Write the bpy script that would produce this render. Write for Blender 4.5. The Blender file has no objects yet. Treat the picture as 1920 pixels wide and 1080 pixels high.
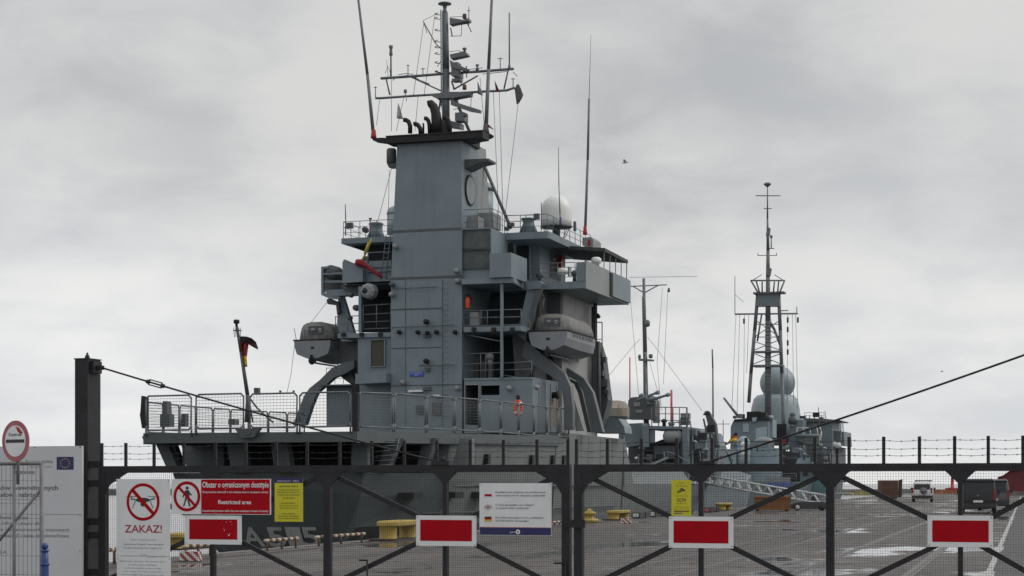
import bpy, math, random
from mathutils import Vector, Matrix
random.seed(7)
sc = bpy.context.scene
COL = sc.collection
PI = math.pi
# ------------------------------------------------------------------ camera model
FPX, CX, HOR, CAMH = 3400.0, 960.0, 906.0, 1.7
cam = bpy.data.cameras.new('camera'); camo = bpy.data.objects.new('camera', cam); COL.objects.link(camo)
camo.location = (0, 0, CAMH); camo.rotation_euler = (PI/2, 0, 0)
cam.sensor_fit = 'HORIZONTAL'; cam.sensor_width = 36; cam.lens = 36*FPX/1920
cam.shift_y = (HOR-540)/1920.0; cam.clip_start = 0.5; cam.clip_end = 9000
cam.dof.use_dof = True; cam.dof.focus_distance = 95; cam.dof.aperture_fstop = 16.0
sc.camera = camo

class Frame:
    """a local frame on the quay: x = starboard / right, y = forward, z = up"""
    def __init__(s, ox, oy, phi):
        s.O = Vector((ox, oy, 0)); s.phi = phi
        s.F = Vector((math.sin(phi), math.cos(phi), 0)); s.R = Vector((math.cos(phi), -math.sin(phi), 0))
    def world(s, p): return s.O + s.R*p[0] + s.F*p[1] + Vector((0, 0, p[2]))
    def _ray(s, px, py): return Vector(((px-CX)/FPX, 1, (HOR-py)/FPX))
    def _fin(s, d, t):
        P = d*t; q = P - s.O
        return Vector((q.dot(s.R), q.dot(s.F), CAMH + t*d.z))
    def loc(s, px, py, a=0):
        d = s._ray(px, py); dh = Vector((d.x, d.y, 0)); return s._fin2(d, (a + s.F.dot(s.O))/s.F.dot(dh))
    def locb(s, px, py, b):
        d = s._ray(px, py); dh = Vector((d.x, d.y, 0)); return s._fin2(d, (b + s.R.dot(s.O))/s.R.dot(dh))
    def locz(s, px, py, z):
        d = s._ray(px, py); return s._fin2(d, (z-CAMH)/d.z)
    def _fin2(s, d, t):
        q = Vector((d.x*t, d.y*t, 0)) - s.O
        return Vector((q.dot(s.R), q.dot(s.F), CAMH + t*d.z))
    def px(s, p):
        w = s.world(p); return CX + FPX*w.x/w.y, HOR - FPX*(w.z-CAMH)/w.y
    def sub(s, b, a):
        w = s.world((b, a, 0)); return Frame(w.x, w.y, s.phi)

# ------------------------------------------------------------------ materials
MATS = {}
def mat(name, color, rough=0.6, metal=0.0, var=0.10, scale=2.0, streak=0.0, dirt=None, bump=0.0, bscale=8.0, spec=0.5, alpha=1.0, backfix=False):
    if name in MATS: return MATS[name]
    m = bpy.data.materials.new(name); m.use_nodes = True; nt = m.node_tree; N = nt.nodes; Lk = nt.links
    b = N['Principled BSDF']; b.inputs['Roughness'].default_value = rough; b.inputs['Metallic'].default_value = metal
    b.inputs['Specular IOR Level'].default_value = spec
    tc = N.new('ShaderNodeTexCoord')
    n1 = N.new('ShaderNodeTexNoise'); n1.inputs['Scale'].default_value = scale; n1.inputs['Detail'].default_value = 6
    Lk.new(tc.outputs['Object'], n1.inputs['Vector'])
    mr = N.new('ShaderNodeMapRange'); mr.inputs[1].default_value = .3; mr.inputs[2].default_value = .7
    mr.inputs[3].default_value = 1-var; mr.inputs[4].default_value = 1+var
    Lk.new(n1.outputs['Fac'], mr.inputs[0])
    hs = N.new('ShaderNodeMix'); hs.data_type = 'RGBA'; hs.blend_type = 'MULTIPLY'; hs.inputs[0].default_value = 1
    hs.inputs[6].default_value = (*color, 1); Lk.new(mr.outputs[0], hs.inputs[7])
    out = hs.outputs[2]
    if streak > 0:
        mp = N.new('ShaderNodeMapping'); mp.inputs['Scale'].default_value = (2.2, 2.2, 0.12); Lk.new(tc.outputs['Object'], mp.inputs['Vector'])
        n2 = N.new('ShaderNodeTexNoise'); n2.inputs['Scale'].default_value = 1.6; n2.inputs['Detail'].default_value = 8; n2.inputs['Roughness'].default_value = .65
        Lk.new(mp.outputs[0], n2.inputs['Vector'])
        r2 = N.new('ShaderNodeMapRange'); r2.inputs[1].default_value = .5; r2.inputs[2].default_value = .75; r2.inputs[3].default_value = 0; r2.inputs[4].default_value = streak
        Lk.new(n2.outputs['Fac'], r2.inputs[0])
        mx = N.new('ShaderNodeMix'); mx.data_type = 'RGBA'; Lk.new(r2.outputs[0], mx.inputs[0]); Lk.new(out, mx.inputs[6])
        mx.inputs[7].default_value = (*(dirt or (.06, .045, .035)), 1); out = mx.outputs[2]
    Lk.new(out, b.inputs['Base Color'])
    if bump > 0:
        n3 = N.new('ShaderNodeTexNoise'); n3.inputs['Scale'].default_value = bscale; n3.inputs['Detail'].default_value = 3
        Lk.new(tc.outputs['Object'], n3.inputs['Vector'])
        bp = N.new('ShaderNodeBump'); bp.inputs['Strength'].default_value = bump; bp.inputs['Distance'].default_value = .05
        Lk.new(n3.outputs['Fac'], bp.inputs['Height']); Lk.new(bp.outputs[0], b.inputs['Normal'])
    MATS[name] = m; return m

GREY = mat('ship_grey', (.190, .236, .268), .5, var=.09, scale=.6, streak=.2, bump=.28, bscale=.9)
GREY3 = mat('ship_grey_side_lit', (.158, .175, .176), .55, var=.09, scale=.5, streak=.3, bump=.12, bscale=.6)  # same hull grey, lightened for the sunlit starboard side
GREY2 = mat('ship_grey_hull_shaded', (.092, .108, .112), .6, var=.09, scale=.5, streak=.3, bump=.12, bscale=.6)  # hull grey darkened to paint in the shade at the stern
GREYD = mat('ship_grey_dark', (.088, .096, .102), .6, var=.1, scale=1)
GREYL = mat('ship_grey_light', (.25, .262, .268), .5, var=.07, scale=1, streak=.25)
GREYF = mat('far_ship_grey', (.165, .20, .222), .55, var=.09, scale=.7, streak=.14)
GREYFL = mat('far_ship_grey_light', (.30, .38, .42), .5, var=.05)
RAILM = mat('rail_grey', (.128, .143, .152), .45, var=.08)
DARK = mat('interior_dark', (.022, .023, .026), .8, var=.2)  # near-black; in bays and doorways it paints the interior shade
BLACK = mat('soot_and_shade_black', (.012, .011, .012), .65, var=.3, bump=.1)  # black for sooty parts, also the painted shade in the port gap
MASTM = mat('mast_grey', (.15, .165, .175), .5, var=.1)
DOME = mat('radome_grey', (.27, .325, .35), .45, var=.06, scale=1, streak=.12)
WHITE = mat('white_paint', (.78, .78, .77), .4, var=.03)
WIREM = mat('wire_grey', (.28, .29, .30), .5, var=.05)
RED = mat('red_paint', (.40, .018, .025), .4, var=.06)
ORANGE = mat('orange_red', (.75, .09, .03), .5, var=.06)
YELL = mat('yellow_strap', (.5, .42, .04), .5)
RUSTV = mat('rusty_vent', (.085, .105, .11), .7, var=.25, scale=2, streak=.35, dirt=(.13, .07, .045))
CANVAS = mat('canvas_beige', (.30, .27, .23), .85, var=.12, scale=3, bump=.4, bscale=4)
GLASSD = mat('dark_glass', (.015, .018, .022), .08, var=.1)
GATEM = mat('gate_anthracite', (.021, .0215, .025), .5, spec=.35, var=.25, scale=5, streak=.25, dirt=(.06, .04, .03), bump=.1, bscale=30)
MESHM = mat('gate_mesh_dark', (.035, .036, .038), .5, var=.1)
SIGNW = mat('sign_white', (.80, .81, .82), .35, var=.06, scale=4, streak=.10, dirt=(.3, .28, .25))
SIGNR = mat('sign_red', (.42, .003, .012), .5, var=.10, scale=6, spec=.12)
SIGNRD = mat('sign_red_text', (.36, .02, .035), .4, var=.05)
SIGNY = mat('sign_yellow', (.62, .57, .02), .35, var=.05, scale=5)
SIGNB = mat('sign_blue', (.018, .018, .11), .35, var=.05)
INK = mat('sign_ink', (.035, .035, .04), .5, var=.05)
INKG = mat('sign_ink_grey', (.16, .16, .17), .5, var=.05)
GOLD = mat('flag_gold', (.75, .48, .02), .7)
SIGNG = mat('board_grey_white', (.60, .615, .64), .4, var=.04, scale=2)
SIGNPINK = mat('round_sign_red', (.40, .13, .15), .5, var=.15, scale=8)
GALV = mat('galvanised_grey', (.20, .20, .20), .55, metal=.1, var=.15, scale=10)
BLUEB = mat('bollard_blue', (.02, .06, .20), .4, var=.1)
YELB = mat('bollard_yellow', (.42, .30, .06), .55, var=.18, scale=4, streak=.35)
BROWNR = mat('rust_brown', (.14, .07, .05), .8, var=.25, scale=2, streak=.4)

# ------------------------------------------------------------------ mesh builder
class MB:
    def __init__(s, fr=None): s.v = []; s.f = []; s.m = []; s.fr = fr; s.mi = 0; s.sm = []
    def add(s, vs, fs, smooth=False):
        o = len(s.v); s.v += [tuple(v) for v in vs]
        for f in fs: s.f.append([i+o for i in f]); s.m.append(s.mi); s.sm.append(smooth)
        return s
    def box(s, p0, p1):
        x0, y0, z0 = [min(a, b) for a, b in zip(p0, p1)]; x1, y1, z1 = [max(a, b) for a, b in zip(p0, p1)]
        return s.add([(x0,y0,z0),(x1,y0,z0),(x1,y1,z0),(x0,y1,z0),(x0,y0,z1),(x1,y0,z1),(x1,y1,z1),(x0,y1,z1)],
                     [(0,3,2,1),(4,5,6,7),(0,1,5,4),(1,2,6,5),(2,3,7,6),(3,0,4,7)])
    def prism(s, pts, off):
        n = len(pts); off = Vector(off); p = [Vector(q) for q in pts]
        return s.add(p+[q+off for q in p], [list(range(n)), list(range(2*n-1, n-1, -1))]+[(i, i+n, (i+1) % n+n, (i+1) % n) for i in range(n)])
    def bx(s, x0, y0, x1, y1, a=0, d=.1):
        p = s.fr.loc(x0, y1, a); q = s.fr.loc(x1, y0, a)
        return s.box((p.x, a, p.z), (q.x, a+d, q.z))
    def tp(s, poly, a=0, d=.1): return s.prism([s.fr.loc(x, y, a) for x, y in poly], (0, d, 0))
    def tb(s, poly, b, d): return s.prism([s.fr.locb(x, y, b) for x, y in poly], (d, 0, 0))
    def tube(s, p, q, r0, r1=None, n=7):
        r1 = r0 if r1 is None else r1; p = Vector(p); q = Vector(q); d = q-p
        if d.length < 1e-6: return s
        d.normalize(); u = d.cross(Vector((0, 0, 1)))
        if u.length < .05: u = d.cross(Vector((0, 1, 0)))
        u.normalize(); w = d.cross(u)
        vs = [p+(u*math.cos(2*PI*i/n)+w*math.sin(2*PI*i/n))*r0 for i in range(n)]+[q+(u*math.cos(2*PI*i/n)+w*math.sin(2*PI*i/n))*r1 for i in range(n)]
        return s.add(vs, [(i, (i+1) % n, (i+1) % n+n, i+n) for i in range(n)]+[list(range(n-1, -1, -1)), list(range(n, 2*n))], True)
    def poly(s, pts, r, n=6, closed=False):
        k = len(pts)
        for i in range(k if closed else k-1):
            ra = r[i] if isinstance(r, (list, tuple)) else r; rb = r[(i+1) % k] if isinstance(r, (list, tuple)) else r
            s.tube(pts[i], pts[(i+1) % k], ra, rb, n)
        if isinstance(r, (int, float)) and r > .03:
            for p in (pts if closed else pts[1:-1]): s.sph(p, r, 6, 4)
        return s
    def pipe(s, pts, radii, n=12):
        """smooth continuous tube through the points"""
        P = [Vector(p) for p in pts]; rings = []
        for i, p in enumerate(P):
            d = (P[min(i+1, len(P)-1)]-P[max(i-1, 0)]).normalized(); u = d.cross(Vector((0, 1, .013))).normalized(); w = d.cross(u)
            rings.append([p+(u*math.cos(2*PI*k/n)+w*math.sin(2*PI*k/n))*radii[i] for k in range(n)])
        fs = []
        for i in range(len(P)-1):
            for k in range(n): fs.append((i*n+k, i*n+(k+1) % n, (i+1)*n+(k+1) % n, (i+1)*n+k))
        fs += [list(range(n-1, -1, -1)), list(range((len(P)-1)*n, len(P)*n))]
        return s.add([v for r in rings for v in r], fs, True)
    def ln(s, pts, a, r, n=6, closed=False):
        return s.poly([s.fr.loc(p[0], p[1], p[2] if len(p) > 2 else a) for p in pts], r, n, closed)
    def sph(s, c, r, n=16, k=10, sc=(1, 1, 1), zmin=-1.0):
        c = Vector(c); vs = []; fs = []; t0 = math.asin(max(-1, zmin))
        for j in range(k+1):
            t = t0+(PI/2-t0)*j/k
            for i in range(n):
                vs.append(c+Vector((r*sc[0]*math.cos(t)*math.cos(2*PI*i/n), r*sc[1]*math.cos(t)*math.sin(2*PI*i/n), r*sc[2]*math.sin(t))))
        for j in range(k):
            for i in range(n): fs.append((j*n+i, j*n+(i+1) % n, (j+1)*n+(i+1) % n, (j+1)*n+i))
        fs.append(list(range(n-1, -1, -1)))
        return s.add(vs, fs, True)
    def lathe(s, c, prof, n=20, axis='z', smooth=True):
        c = Vector(c); vs = []; fs = []; k = len(prof)
        for r, z in prof:
            for i in range(n):
                x, y = r*math.cos(2*PI*i/n), r*math.sin(2*PI*i/n)
                vs.append(c+(Vector((x, y, z)) if axis == 'z' else Vector((x, z, y)) if axis == 'y' else Vector((z, x, y))))
        for j in range(k-1):
            for i in range(n):
                f = (j*n+i, j*n+(i+1) % n, (j+1)*n+(i+1) % n, (j+1)*n+i); fs.append(f if axis != 'y' else f[::-1])
        a, b = list(range(n-1, -1, -1)), list(range((k-1)*n, k*n))
        fs += [a, b] if axis != 'y' else [a[::-1], b[::-1]]
        return s.add(vs, fs, smooth)
    def loft(s, secs, caps=True, smooth=False, closed=True):
        n = len(secs[0]); fs = []
        for j in range(len(secs)-1):
            for i in range(n if closed else n-1): fs.append((j*n+i, j*n+(i+1) % n, (j+1)*n+(i+1) % n, (j+1)*n+i))
        if caps: fs += [list(range(n-1, -1, -1)), list(range((len(secs)-1)*n, len(secs)*n))]
        return s.add([v for q in secs for v in q], fs, smooth)
    def rail(s, pts, h, rows=3, step=1.2, r=.022, n=5):
        """handrail along floor points"""
        P = [Vector(p) for p in pts]
        for k in range(rows):
            zz = Vector((0, 0, h*(k+1)/rows)); s.poly([p+zz for p in P], r if k == rows-1 else r*.75, n)
        for i in range(len(P)-1):
            L = (P[i+1]-P[i]).length; m = max(1, int(round(L/step)))
            for j in range(m+(1 if i == len(P)-2 else 0)):
                q = P[i].lerp(P[i+1], j/m); s.tube(q, q+Vector((0, 0, h)), r, None, n)
        return s
    def disc_y(s, c, r, y, r_in=0.0, n=36, d=.004):
        """flat ring or disc facing -y"""
        c = Vector(c)
        o = [c+Vector((r*math.cos(2*PI*i/n), y, r*math.sin(2*PI*i/n))) for i in range(n)]
        if r_in <= 0: return s.prism(o[::1], (0, d, 0))
        q = [c+Vector((r_in*math.cos(2*PI*i/n), y, r_in*math.sin(2*PI*i/n))) for i in range(n)]
        return s.add(o+q, [(i, (i+1) % n, (i+1) % n+n, i+n) for i in range(n)])
    def text(s, t, x, z, y, h, w=None, align='L', bold=0.0):
        """flat lettering facing -y; h = cap height; w = total width to fit"""
        me = text_mesh(t, bold); xs = [v[0] for v in me[0]]
        if not xs: return s
        x0, x1 = min(xs), max(xs); kz = h/.72; kx = (w/(x1-x0)) if w else kz
        W = (x1-x0)*kx; dx = x if align == 'L' else x-W/2 if align == 'C' else x-W
        return s.add([(dx+(v[0]-x0)*kx, y, z+v[1]*kz) for v in me[0]], me[1])
TXT = {}
def text_mesh(t, bold):
    if (t, bold) in TXT: return TXT[(t, bold)]
    cu = bpy.data.curves.new('lettering', 'FONT'); cu.body = t; cu.size = 1; cu.resolution_u = 3; cu.offset = bold
    ob = bpy.data.objects.new('lettering', cu); COL.objects.link(ob)
    me = ob.to_mesh()
    r = ([tuple(v.co) for v in me.vertices], [tuple(p.vertices) for p in me.polygons])
    ob.to_mesh_clear(); bpy.data.objects.remove(ob); bpy.data.curves.remove(cu)
    TXT[(t, bold)] = r; return r

BASE = {}
def thing(name, label, cat, fr=None, base=(0, 0, 0), group=None):
    o = bpy.data.objects.new(name, None); COL.objects.link(o)
    fr = fr or Frame(0, 0, 0)
    o.location = fr.world(base); o.rotation_euler = (0, 0, -fr.phi); o.empty_display_size = .3
    o['label'] = label; o['category'] = cat
    if group: o['group'] = group
    BASE[o.name] = (fr, Vector(base)); return o
def part(name, mb, mats, parent, label=None, recalc=False):
    mats = mats if isinstance(mats, (list, tuple)) else [mats]
    fr, base = BASE[parent.name]
    me = bpy.data.meshes.new(name); me.from_pydata([Vector(v)-base for v in mb.v], [], mb.f)
    for m in mats: me.materials.append(m)
    me.polygons.foreach_set('material_index', [min(i, len(mats)-1) for i in mb.m]); me.polygons.foreach_set('use_smooth', mb.sm)
    me.update()
    if recalc:
        import bmesh
        bm = bmesh.new(); bm.from_mesh(me); bmesh.ops.recalc_face_normals(bm, faces=bm.faces); bm.to_mesh(me); bm.free()
    o = bpy.data.objects.new(name, me); COL.objects.link(o); o.parent = parent
    BASE[o.name] = (fr, base)
    if label: o['label'] = label
    return o
def solo(name, mb, mats, label, cat, fr=None, base=(0, 0, 0), group=None):
    """a thing that is one mesh"""
    mats = mats if isinstance(mats, (list, tuple)) else [mats]
    fr = fr or Frame(0, 0, 0); base = Vector(base)
    me = bpy.data.meshes.new(name); me.from_pydata([Vector(v)-base for v in mb.v], [], mb.f)
    for m in mats: me.materials.append(m)
    me.polygons.foreach_set('material_index', [min(i, len(mats)-1) for i in mb.m]); me.polygons.foreach_set('use_smooth', mb.sm); me.update()
    o = bpy.data.objects.new(name, me); COL.objects.link(o)
    o.location = fr.world(base); o.rotation_euler = (0, 0, -fr.phi); o['label'] = label; o['category'] = cat
    if group: o['group'] = group
    return o
def struct(name, mb, mats, fr=None):
    o = solo(name, mb, mats, 'x', 'x', fr); del o['label']; del o['category']; o['kind'] = 'structure'; return o

# ------------------------------------------------------------------ sky and light
w = bpy.data.worlds.new('World'); sc.world = w; w.use_nodes = True
nt = w.node_tree; N = nt.nodes; Lk = nt.links; N.clear()
SUN_EL, SUN_AZ = math.radians(40), math.radians(82)      # azimuth clockwise from +Y
sky = N.new('ShaderNodeTexSky'); sky.sky_type = 'NISHITA'; sky.sun_disc = False; sky.sun_elevation = SUN_EL; sky.sun_rotation = SUN_AZ
sky.air_density = 1; sky.dust_density = 4
bg1 = N.new('ShaderNodeBackground'); bg1.inputs[1].default_value = .06; Lk.new(sky.outputs[0], bg1.inputs[0])
tc = N.new('ShaderNodeTexCoord'); sep = N.new('ShaderNodeSeparateXYZ'); Lk.new(tc.outputs['Generated'], sep.inputs[0])
def mathn(op, a=None, b=None, c=None):
    n = N.new('ShaderNodeMath'); n.operation = op
    for i, v in enumerate((a, b, c)):
        if v is None: continue
        if isinstance(v, (int, float)): n.inputs[i].default_value = v
        else: Lk.new(v, n.inputs[i])
    return n.outputs[0]
zc = mathn('MAXIMUM', sep.outputs[2], 0.0); den = mathn('ADD', zc, .30)
comb = N.new('ShaderNodeCombineXYZ'); Lk.new(mathn('DIVIDE', sep.outputs[0], den), comb.inputs[0]); Lk.new(mathn('DIVIDE', sep.outputs[1], den), comb.inputs[1])
def noise(scale, detail, rough, off, dist=.0, sx=1.0):
    mp = N.new('ShaderNodeMapping'); mp.inputs['Location'].default_value = off; mp.inputs['Scale'].default_value = (sx, 1, 1); Lk.new(comb.outputs[0], mp.inputs[0])
    n = N.new('ShaderNodeTexNoise'); n.inputs['Scale'].default_value = scale; n.inputs['Detail'].default_value = detail; n.inputs['Roughness'].default_value = rough
    n.inputs['Distortion'].default_value = dist; Lk.new(mp.outputs[0], n.inputs['Vector']); return n.outputs['Fac']
nA = noise(1.9, 3, .45, (3.1, 1.7, 0), .25); nB = noise(5.5, 7, .6, (7.7, 2.2, 0), .3)
def mrange(v, a, b, c, d, smooth=True):
    n = N.new('ShaderNodeMapRange'); n.interpolation_type = 'SMOOTHSTEP' if smooth else 'LINEAR'
    for i, x in enumerate((a, b, c, d)): n.inputs[i+1].default_value = x
    Lk.new(v, n.inputs[0]); return n.outputs[0]
cl = mathn('ADD', mathn('MULTIPLY', nA, .66), mathn('MULTIPLY', nB, .34))
clf = mrange(cl, .36, .62, 0, 1)                       # 0 = dark underside, 1 = bright gap
low = mrange(zc, .02, .20, 1.0, 0.0)                    # 1 at the horizon
lum = mathn('ADD', mathn('MULTIPLY', clf, .17), mathn('ADD', .535, mathn('MULTIPLY', low, .16)))
def blob_(az, el, r0, r1, amp):
    a_, e_ = math.radians(az), math.radians(el); d = (math.sin(a_)*math.cos(e_), math.cos(a_)*math.cos(e_), math.sin(e_))
    v = N.new('ShaderNodeVectorMath'); v.operation = 'DISTANCE'; Lk.new(tc.outputs['Generated'], v.inputs[0]); v.inputs[1].default_value = d
    wob = mathn('ADD', v.outputs['Value'], mathn('MULTIPLY', mathn('ADD', nB, -.5), .16)); return mrange(wob, r0, r1, amp, 0.0)
for args in ((-13, 4.5, .02, .17, .085), (14, 5.5, .02, .16, .03), (-11, 10.0, .0, .085, -.05), (4, 7.7, .0, .07, -.045), (2, 16, .03, .2, -.03)): lum = mathn('ADD', lum, blob_(*args))
zen = mrange(zc, .3, 1.0, 0.0, .30); lum = mathn('ADD', lum, zen)
mixc = N.new('ShaderNodeMix'); mixc.data_type = 'RGBA'; Lk.new(clf, mixc.inputs[0]); mixc.inputs[6].default_value = (.965, .99, 1.02, 1); mixc.inputs[7].default_value = (1.0, .998, .985, 1)
bg2 = N.new('ShaderNodeBackground'); Lk.new(mixc.outputs[2], bg2.inputs[0]); Lk.new(lum, bg2.inputs[1])
ms = N.new('ShaderNodeMixShader'); ms.inputs[0].default_value = .96; Lk.new(bg1.outputs[0], ms.inputs[1]); Lk.new(bg2.outputs[0], ms.inputs[2])
ow = N.new('ShaderNodeOutputWorld'); Lk.new(ms.outputs[0], ow.inputs[0])
sl = bpy.data.lights.new('sun', 'SUN'); sl.energy = 1.1; sl.angle = math.radians(30); sl.color = (1, .96, .9)
so = bpy.data.objects.new('sun', sl); COL.objects.link(so)
sd = Vector((math.sin(SUN_AZ)*math.cos(SUN_EL), math.cos(SUN_AZ)*math.cos(SUN_EL), math.sin(SUN_EL)))
so.rotation_euler = sd.to_track_quat('Z', 'Y').to_euler(); so.location = sd*200
sc.view_settings.view_transform = 'Standard'; sc.view_settings.look = 'None'; sc.view_settings.exposure = 0; sc.view_settings.gamma = 1

# ================================================================== SETTING
PHQ = math.atan(965/3400.0)
Q = Frame(-2.93, 54.5, PHQ)
def wet_concrete():
    m = bpy.data.materials.new('wet_quay_concrete'); m.use_nodes = True; nt = m.node_tree; N = nt.nodes; L = nt.links; b = N['Principled BSDF']
    tc = N.new('ShaderNodeTexCoord')
    def nz(scale, det, sc3=(1, 1, 1), rough=.55):
        mp = N.new('ShaderNodeMapping'); mp.inputs['Scale'].default_value = sc3; L.new(tc.outputs['Object'], mp.inputs['Vector'])
        n = N.new('ShaderNodeTexNoise'); n.inputs['Scale'].default_value = scale; n.inputs['Detail'].default_value = det; n.inputs['Roughness'].default_value = rough
        L.new(mp.outputs[0], n.inputs['Vector']); return n.outputs['Fac']
    def mr(v, a, b_, c, d):
        n = N.new('ShaderNodeMapRange'); n.inputs[1].default_value = a; n.inputs[2].default_value = b_; n.inputs[3].default_value = c; n.inputs[4].default_value = d
        L.new(v, n.inputs[0]); return n.outputs[0]
    def mx(f, a, c):
        n = N.new('ShaderNodeMix'); n.data_type = 'RGBA'
        L.new(f, n.inputs[0])
        for i, v in ((6, a), (7, c)):
            if isinstance(v, tuple): n.inputs[i].default_value = (*v, 1)
            else: L.new(v, n.inputs[i])
        return n.outputs[2]
    big = nz(.10, 5, (1, .35, 1)); mid = nz(.9, 6); fine = nz(9, 4)
    col = mx(mr(big, .35, .65, 0, 1), (.046, .040, .037), (.108, .095, .087))
    col = mx(mr(mid, .35, .7, 0, .6), col, (.07, .062, .058))
    col = mx(mr(fine, .4, .7, 0, .35), col, (.20, .19, .18))
    lane = nz(.55, 5, (1, .03, 1), .6)
    col = mx(mr(lane, .5, .72, 0, .7), col, (.05, .046, .045)); col = mx(mr(lane, .28, .42, .45, 0), col, (.18, .155, .13))
    br = N.new('ShaderNodeTexBrick'); L.new(tc.outputs['Object'], br.inputs['Vector'])
    br.inputs['Scale'].default_value = 1; br.inputs['Brick Width'].default_value = 9.0; br.inputs['Row Height'].default_value = 4.2; br.inputs['Mortar Size'].default_value = .03
    br.inputs['Color1'].default_value = (.96, .96, .96, 1); br.inputs['Color2'].default_value = (1.06, 1.05, 1.04, 1); br.inputs['Mortar'].default_value = (.68, .66, .65, 1); br.offset = .5
    ml = N.new('ShaderNodeMix'); ml.data_type = 'RGBA'; ml.blend_type = 'MULTIPLY'; ml.inputs[0].default_value = 1
    L.new(col, ml.inputs[6]); L.new(br.outputs['Color'], ml.inputs[7]); col = ml.outputs[2]
    pud = mr(nz(.20, 5, (1, .55, 1), .62), .55, .60, 0, 1)
    col = mx(mr(pud, 0, 1, 0, .75), col, (.05, .048, .047))
    vo = N.new('ShaderNodeTexVoronoi'); vo.feature = 'DISTANCE_TO_EDGE'; vo.inputs['Scale'].default_value = .28
    wv = N.new('ShaderNodeMix'); wv.data_type = 'RGBA'; wv.blend_type = 'LINEAR_LIGHT'; wv.inputs[0].default_value = .35; nn = N.new('ShaderNodeTexNoise'); nn.inputs['Scale'].default_value = .8; nn.inputs['Detail'].default_value = 5
    L.new(tc.outputs['Object'], nn.inputs['Vector']); L.new(tc.outputs['Object'], wv.inputs[6]); L.new(nn.outputs['Color'], wv.inputs[7]); L.new(wv.outputs[2], vo.inputs['Vector'])
    col = mx(mr(vo.outputs['Distance'], .004, .016, .75, 0), col, (.025, .022, .02))
    L.new(col, b.inputs['Base Color'])
    damp = mr(mid, .3, .7, .5, .8); b.inputs['Specular IOR Level'].default_value = .4
    ro = N.new('ShaderNodeMix'); ro.data_type = 'FLOAT'; L.new(pud, ro.inputs[0]); L.new(damp, ro.inputs[2]); ro.inputs[3].default_value = .06
    L.new(ro.outputs[0], b.inputs['Roughness'])
    bp = N.new('ShaderNodeBump'); bp.inputs['Distance'].default_value = .02
    inv = N.new('ShaderNodeMath'); inv.operation = 'MULTIPLY_ADD'; inv.inputs[1].default_value = -.5; inv.inputs[2].default_value = .5; L.new(pud, inv.inputs[0]); L.new(inv.outputs[0], bp.inputs['Strength'])
    L.new(fine, bp.inputs['Height']); L.new(bp.outputs[0], b.inputs['Normal'])
    return m
WET = wet_concrete()
EDGE = mat('quay_edge_concrete', (.20, .185, .175), .7, var=.25, scale=1.5, streak=.4, bump=.3)
STEEL = mat('rail_steel', (.06, .045, .042), .35, metal=.5, var=.3)
PAINTL = mat('worn_line_paint', (.42, .42, .41), .5, var=.4, scale=3)

m = MB(Q); m.box((-.9, -140, -3.2), (400, 292, 0)); struct('quay', m, [WET], Q)
m = MB(Q); m.box((-1.25, -140, -3.2), (-.903, 292, .012)); struct('quay_edge', m, [EDGE], Q)
for i, b in enumerate((-.02, 10.1, 11.53, 13.5, 15.6)):
    m = MB(Q); m.box((b-.11, -140, -.01), (b+.11, 290, .006)); m.box((b-.035, -140, .0), (b+.035, 290, .016)); struct('crane_rail', m, [STEEL], Q)
m = MB(Q)
for k in range(60):
    y = -60+k*4.2; m.box((16.95, y, -.01), (17.07, y+4.0, .007))
struct('painted_line', m, [PAINTL], Q)
m = MB(Q); m.box((17.12, -140, -.02), (60, 270, .004)); struct('asphalt_road', m, [mat('asphalt', (.05, .049, .048), .55, var=.3, scale=.8, bump=.3, bscale=25)], Q)
def sea():
    m = bpy.data.materials.new('harbour_water'); m.use_nodes = True; nt = m.node_tree; N = nt.nodes; L = nt.links; b = N['Principled BSDF']
    b.inputs['Base Color'].default_value = (.02, .028, .03, 1); b.inputs['Roughness'].default_value = .12; b.inputs['IOR'].default_value = 1.33
    tc = N.new('ShaderNodeTexCoord'); n = N.new('ShaderNodeTexNoise'); n.inputs['Scale'].default_value = .9; n.inputs['Detail'].default_value = 5
    L.new(tc.outputs['Object'], n.inputs['Vector']); bp = N.new('ShaderNodeBump'); bp.inputs['Strength'].default_value = .35; bp.inputs['Distance'].default_value = .25
    L.new(n.outputs['Fac'], bp.inputs['Height']); L.new(bp.outputs[0], b.inputs['Normal']); return m
m = MB(); m.add([(-6000, -400, -2.3), (6000, -400, -2.3), (6000, 8000, -2.3), (-6000, 8000, -2.3)], [(0, 1, 2, 3)]); struct('sea', m, [sea()])
# stone breakwater closing the harbour
STONE = mat('breakwater_stone', (.075, .078, .076), .9, var=.4, scale=.3, bump=.6, bscale=.5)
m = MB(); secs = []
for k in range(81):
    x = -260+k*8; y = 620+.0*x; h = -.35+random.uniform(-.25, .3)
    secs.append([(x, y-6, -3), (x, y-2+random.uniform(-.6, .6), h-.5), (x, y, h), (x, y+3, h), (x, y+9, -3)])
m.loft(secs); solo('breakwater', m, [STONE], 'long low dark stone breakwater on the horizon behind the ships', 'breakwater')

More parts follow.
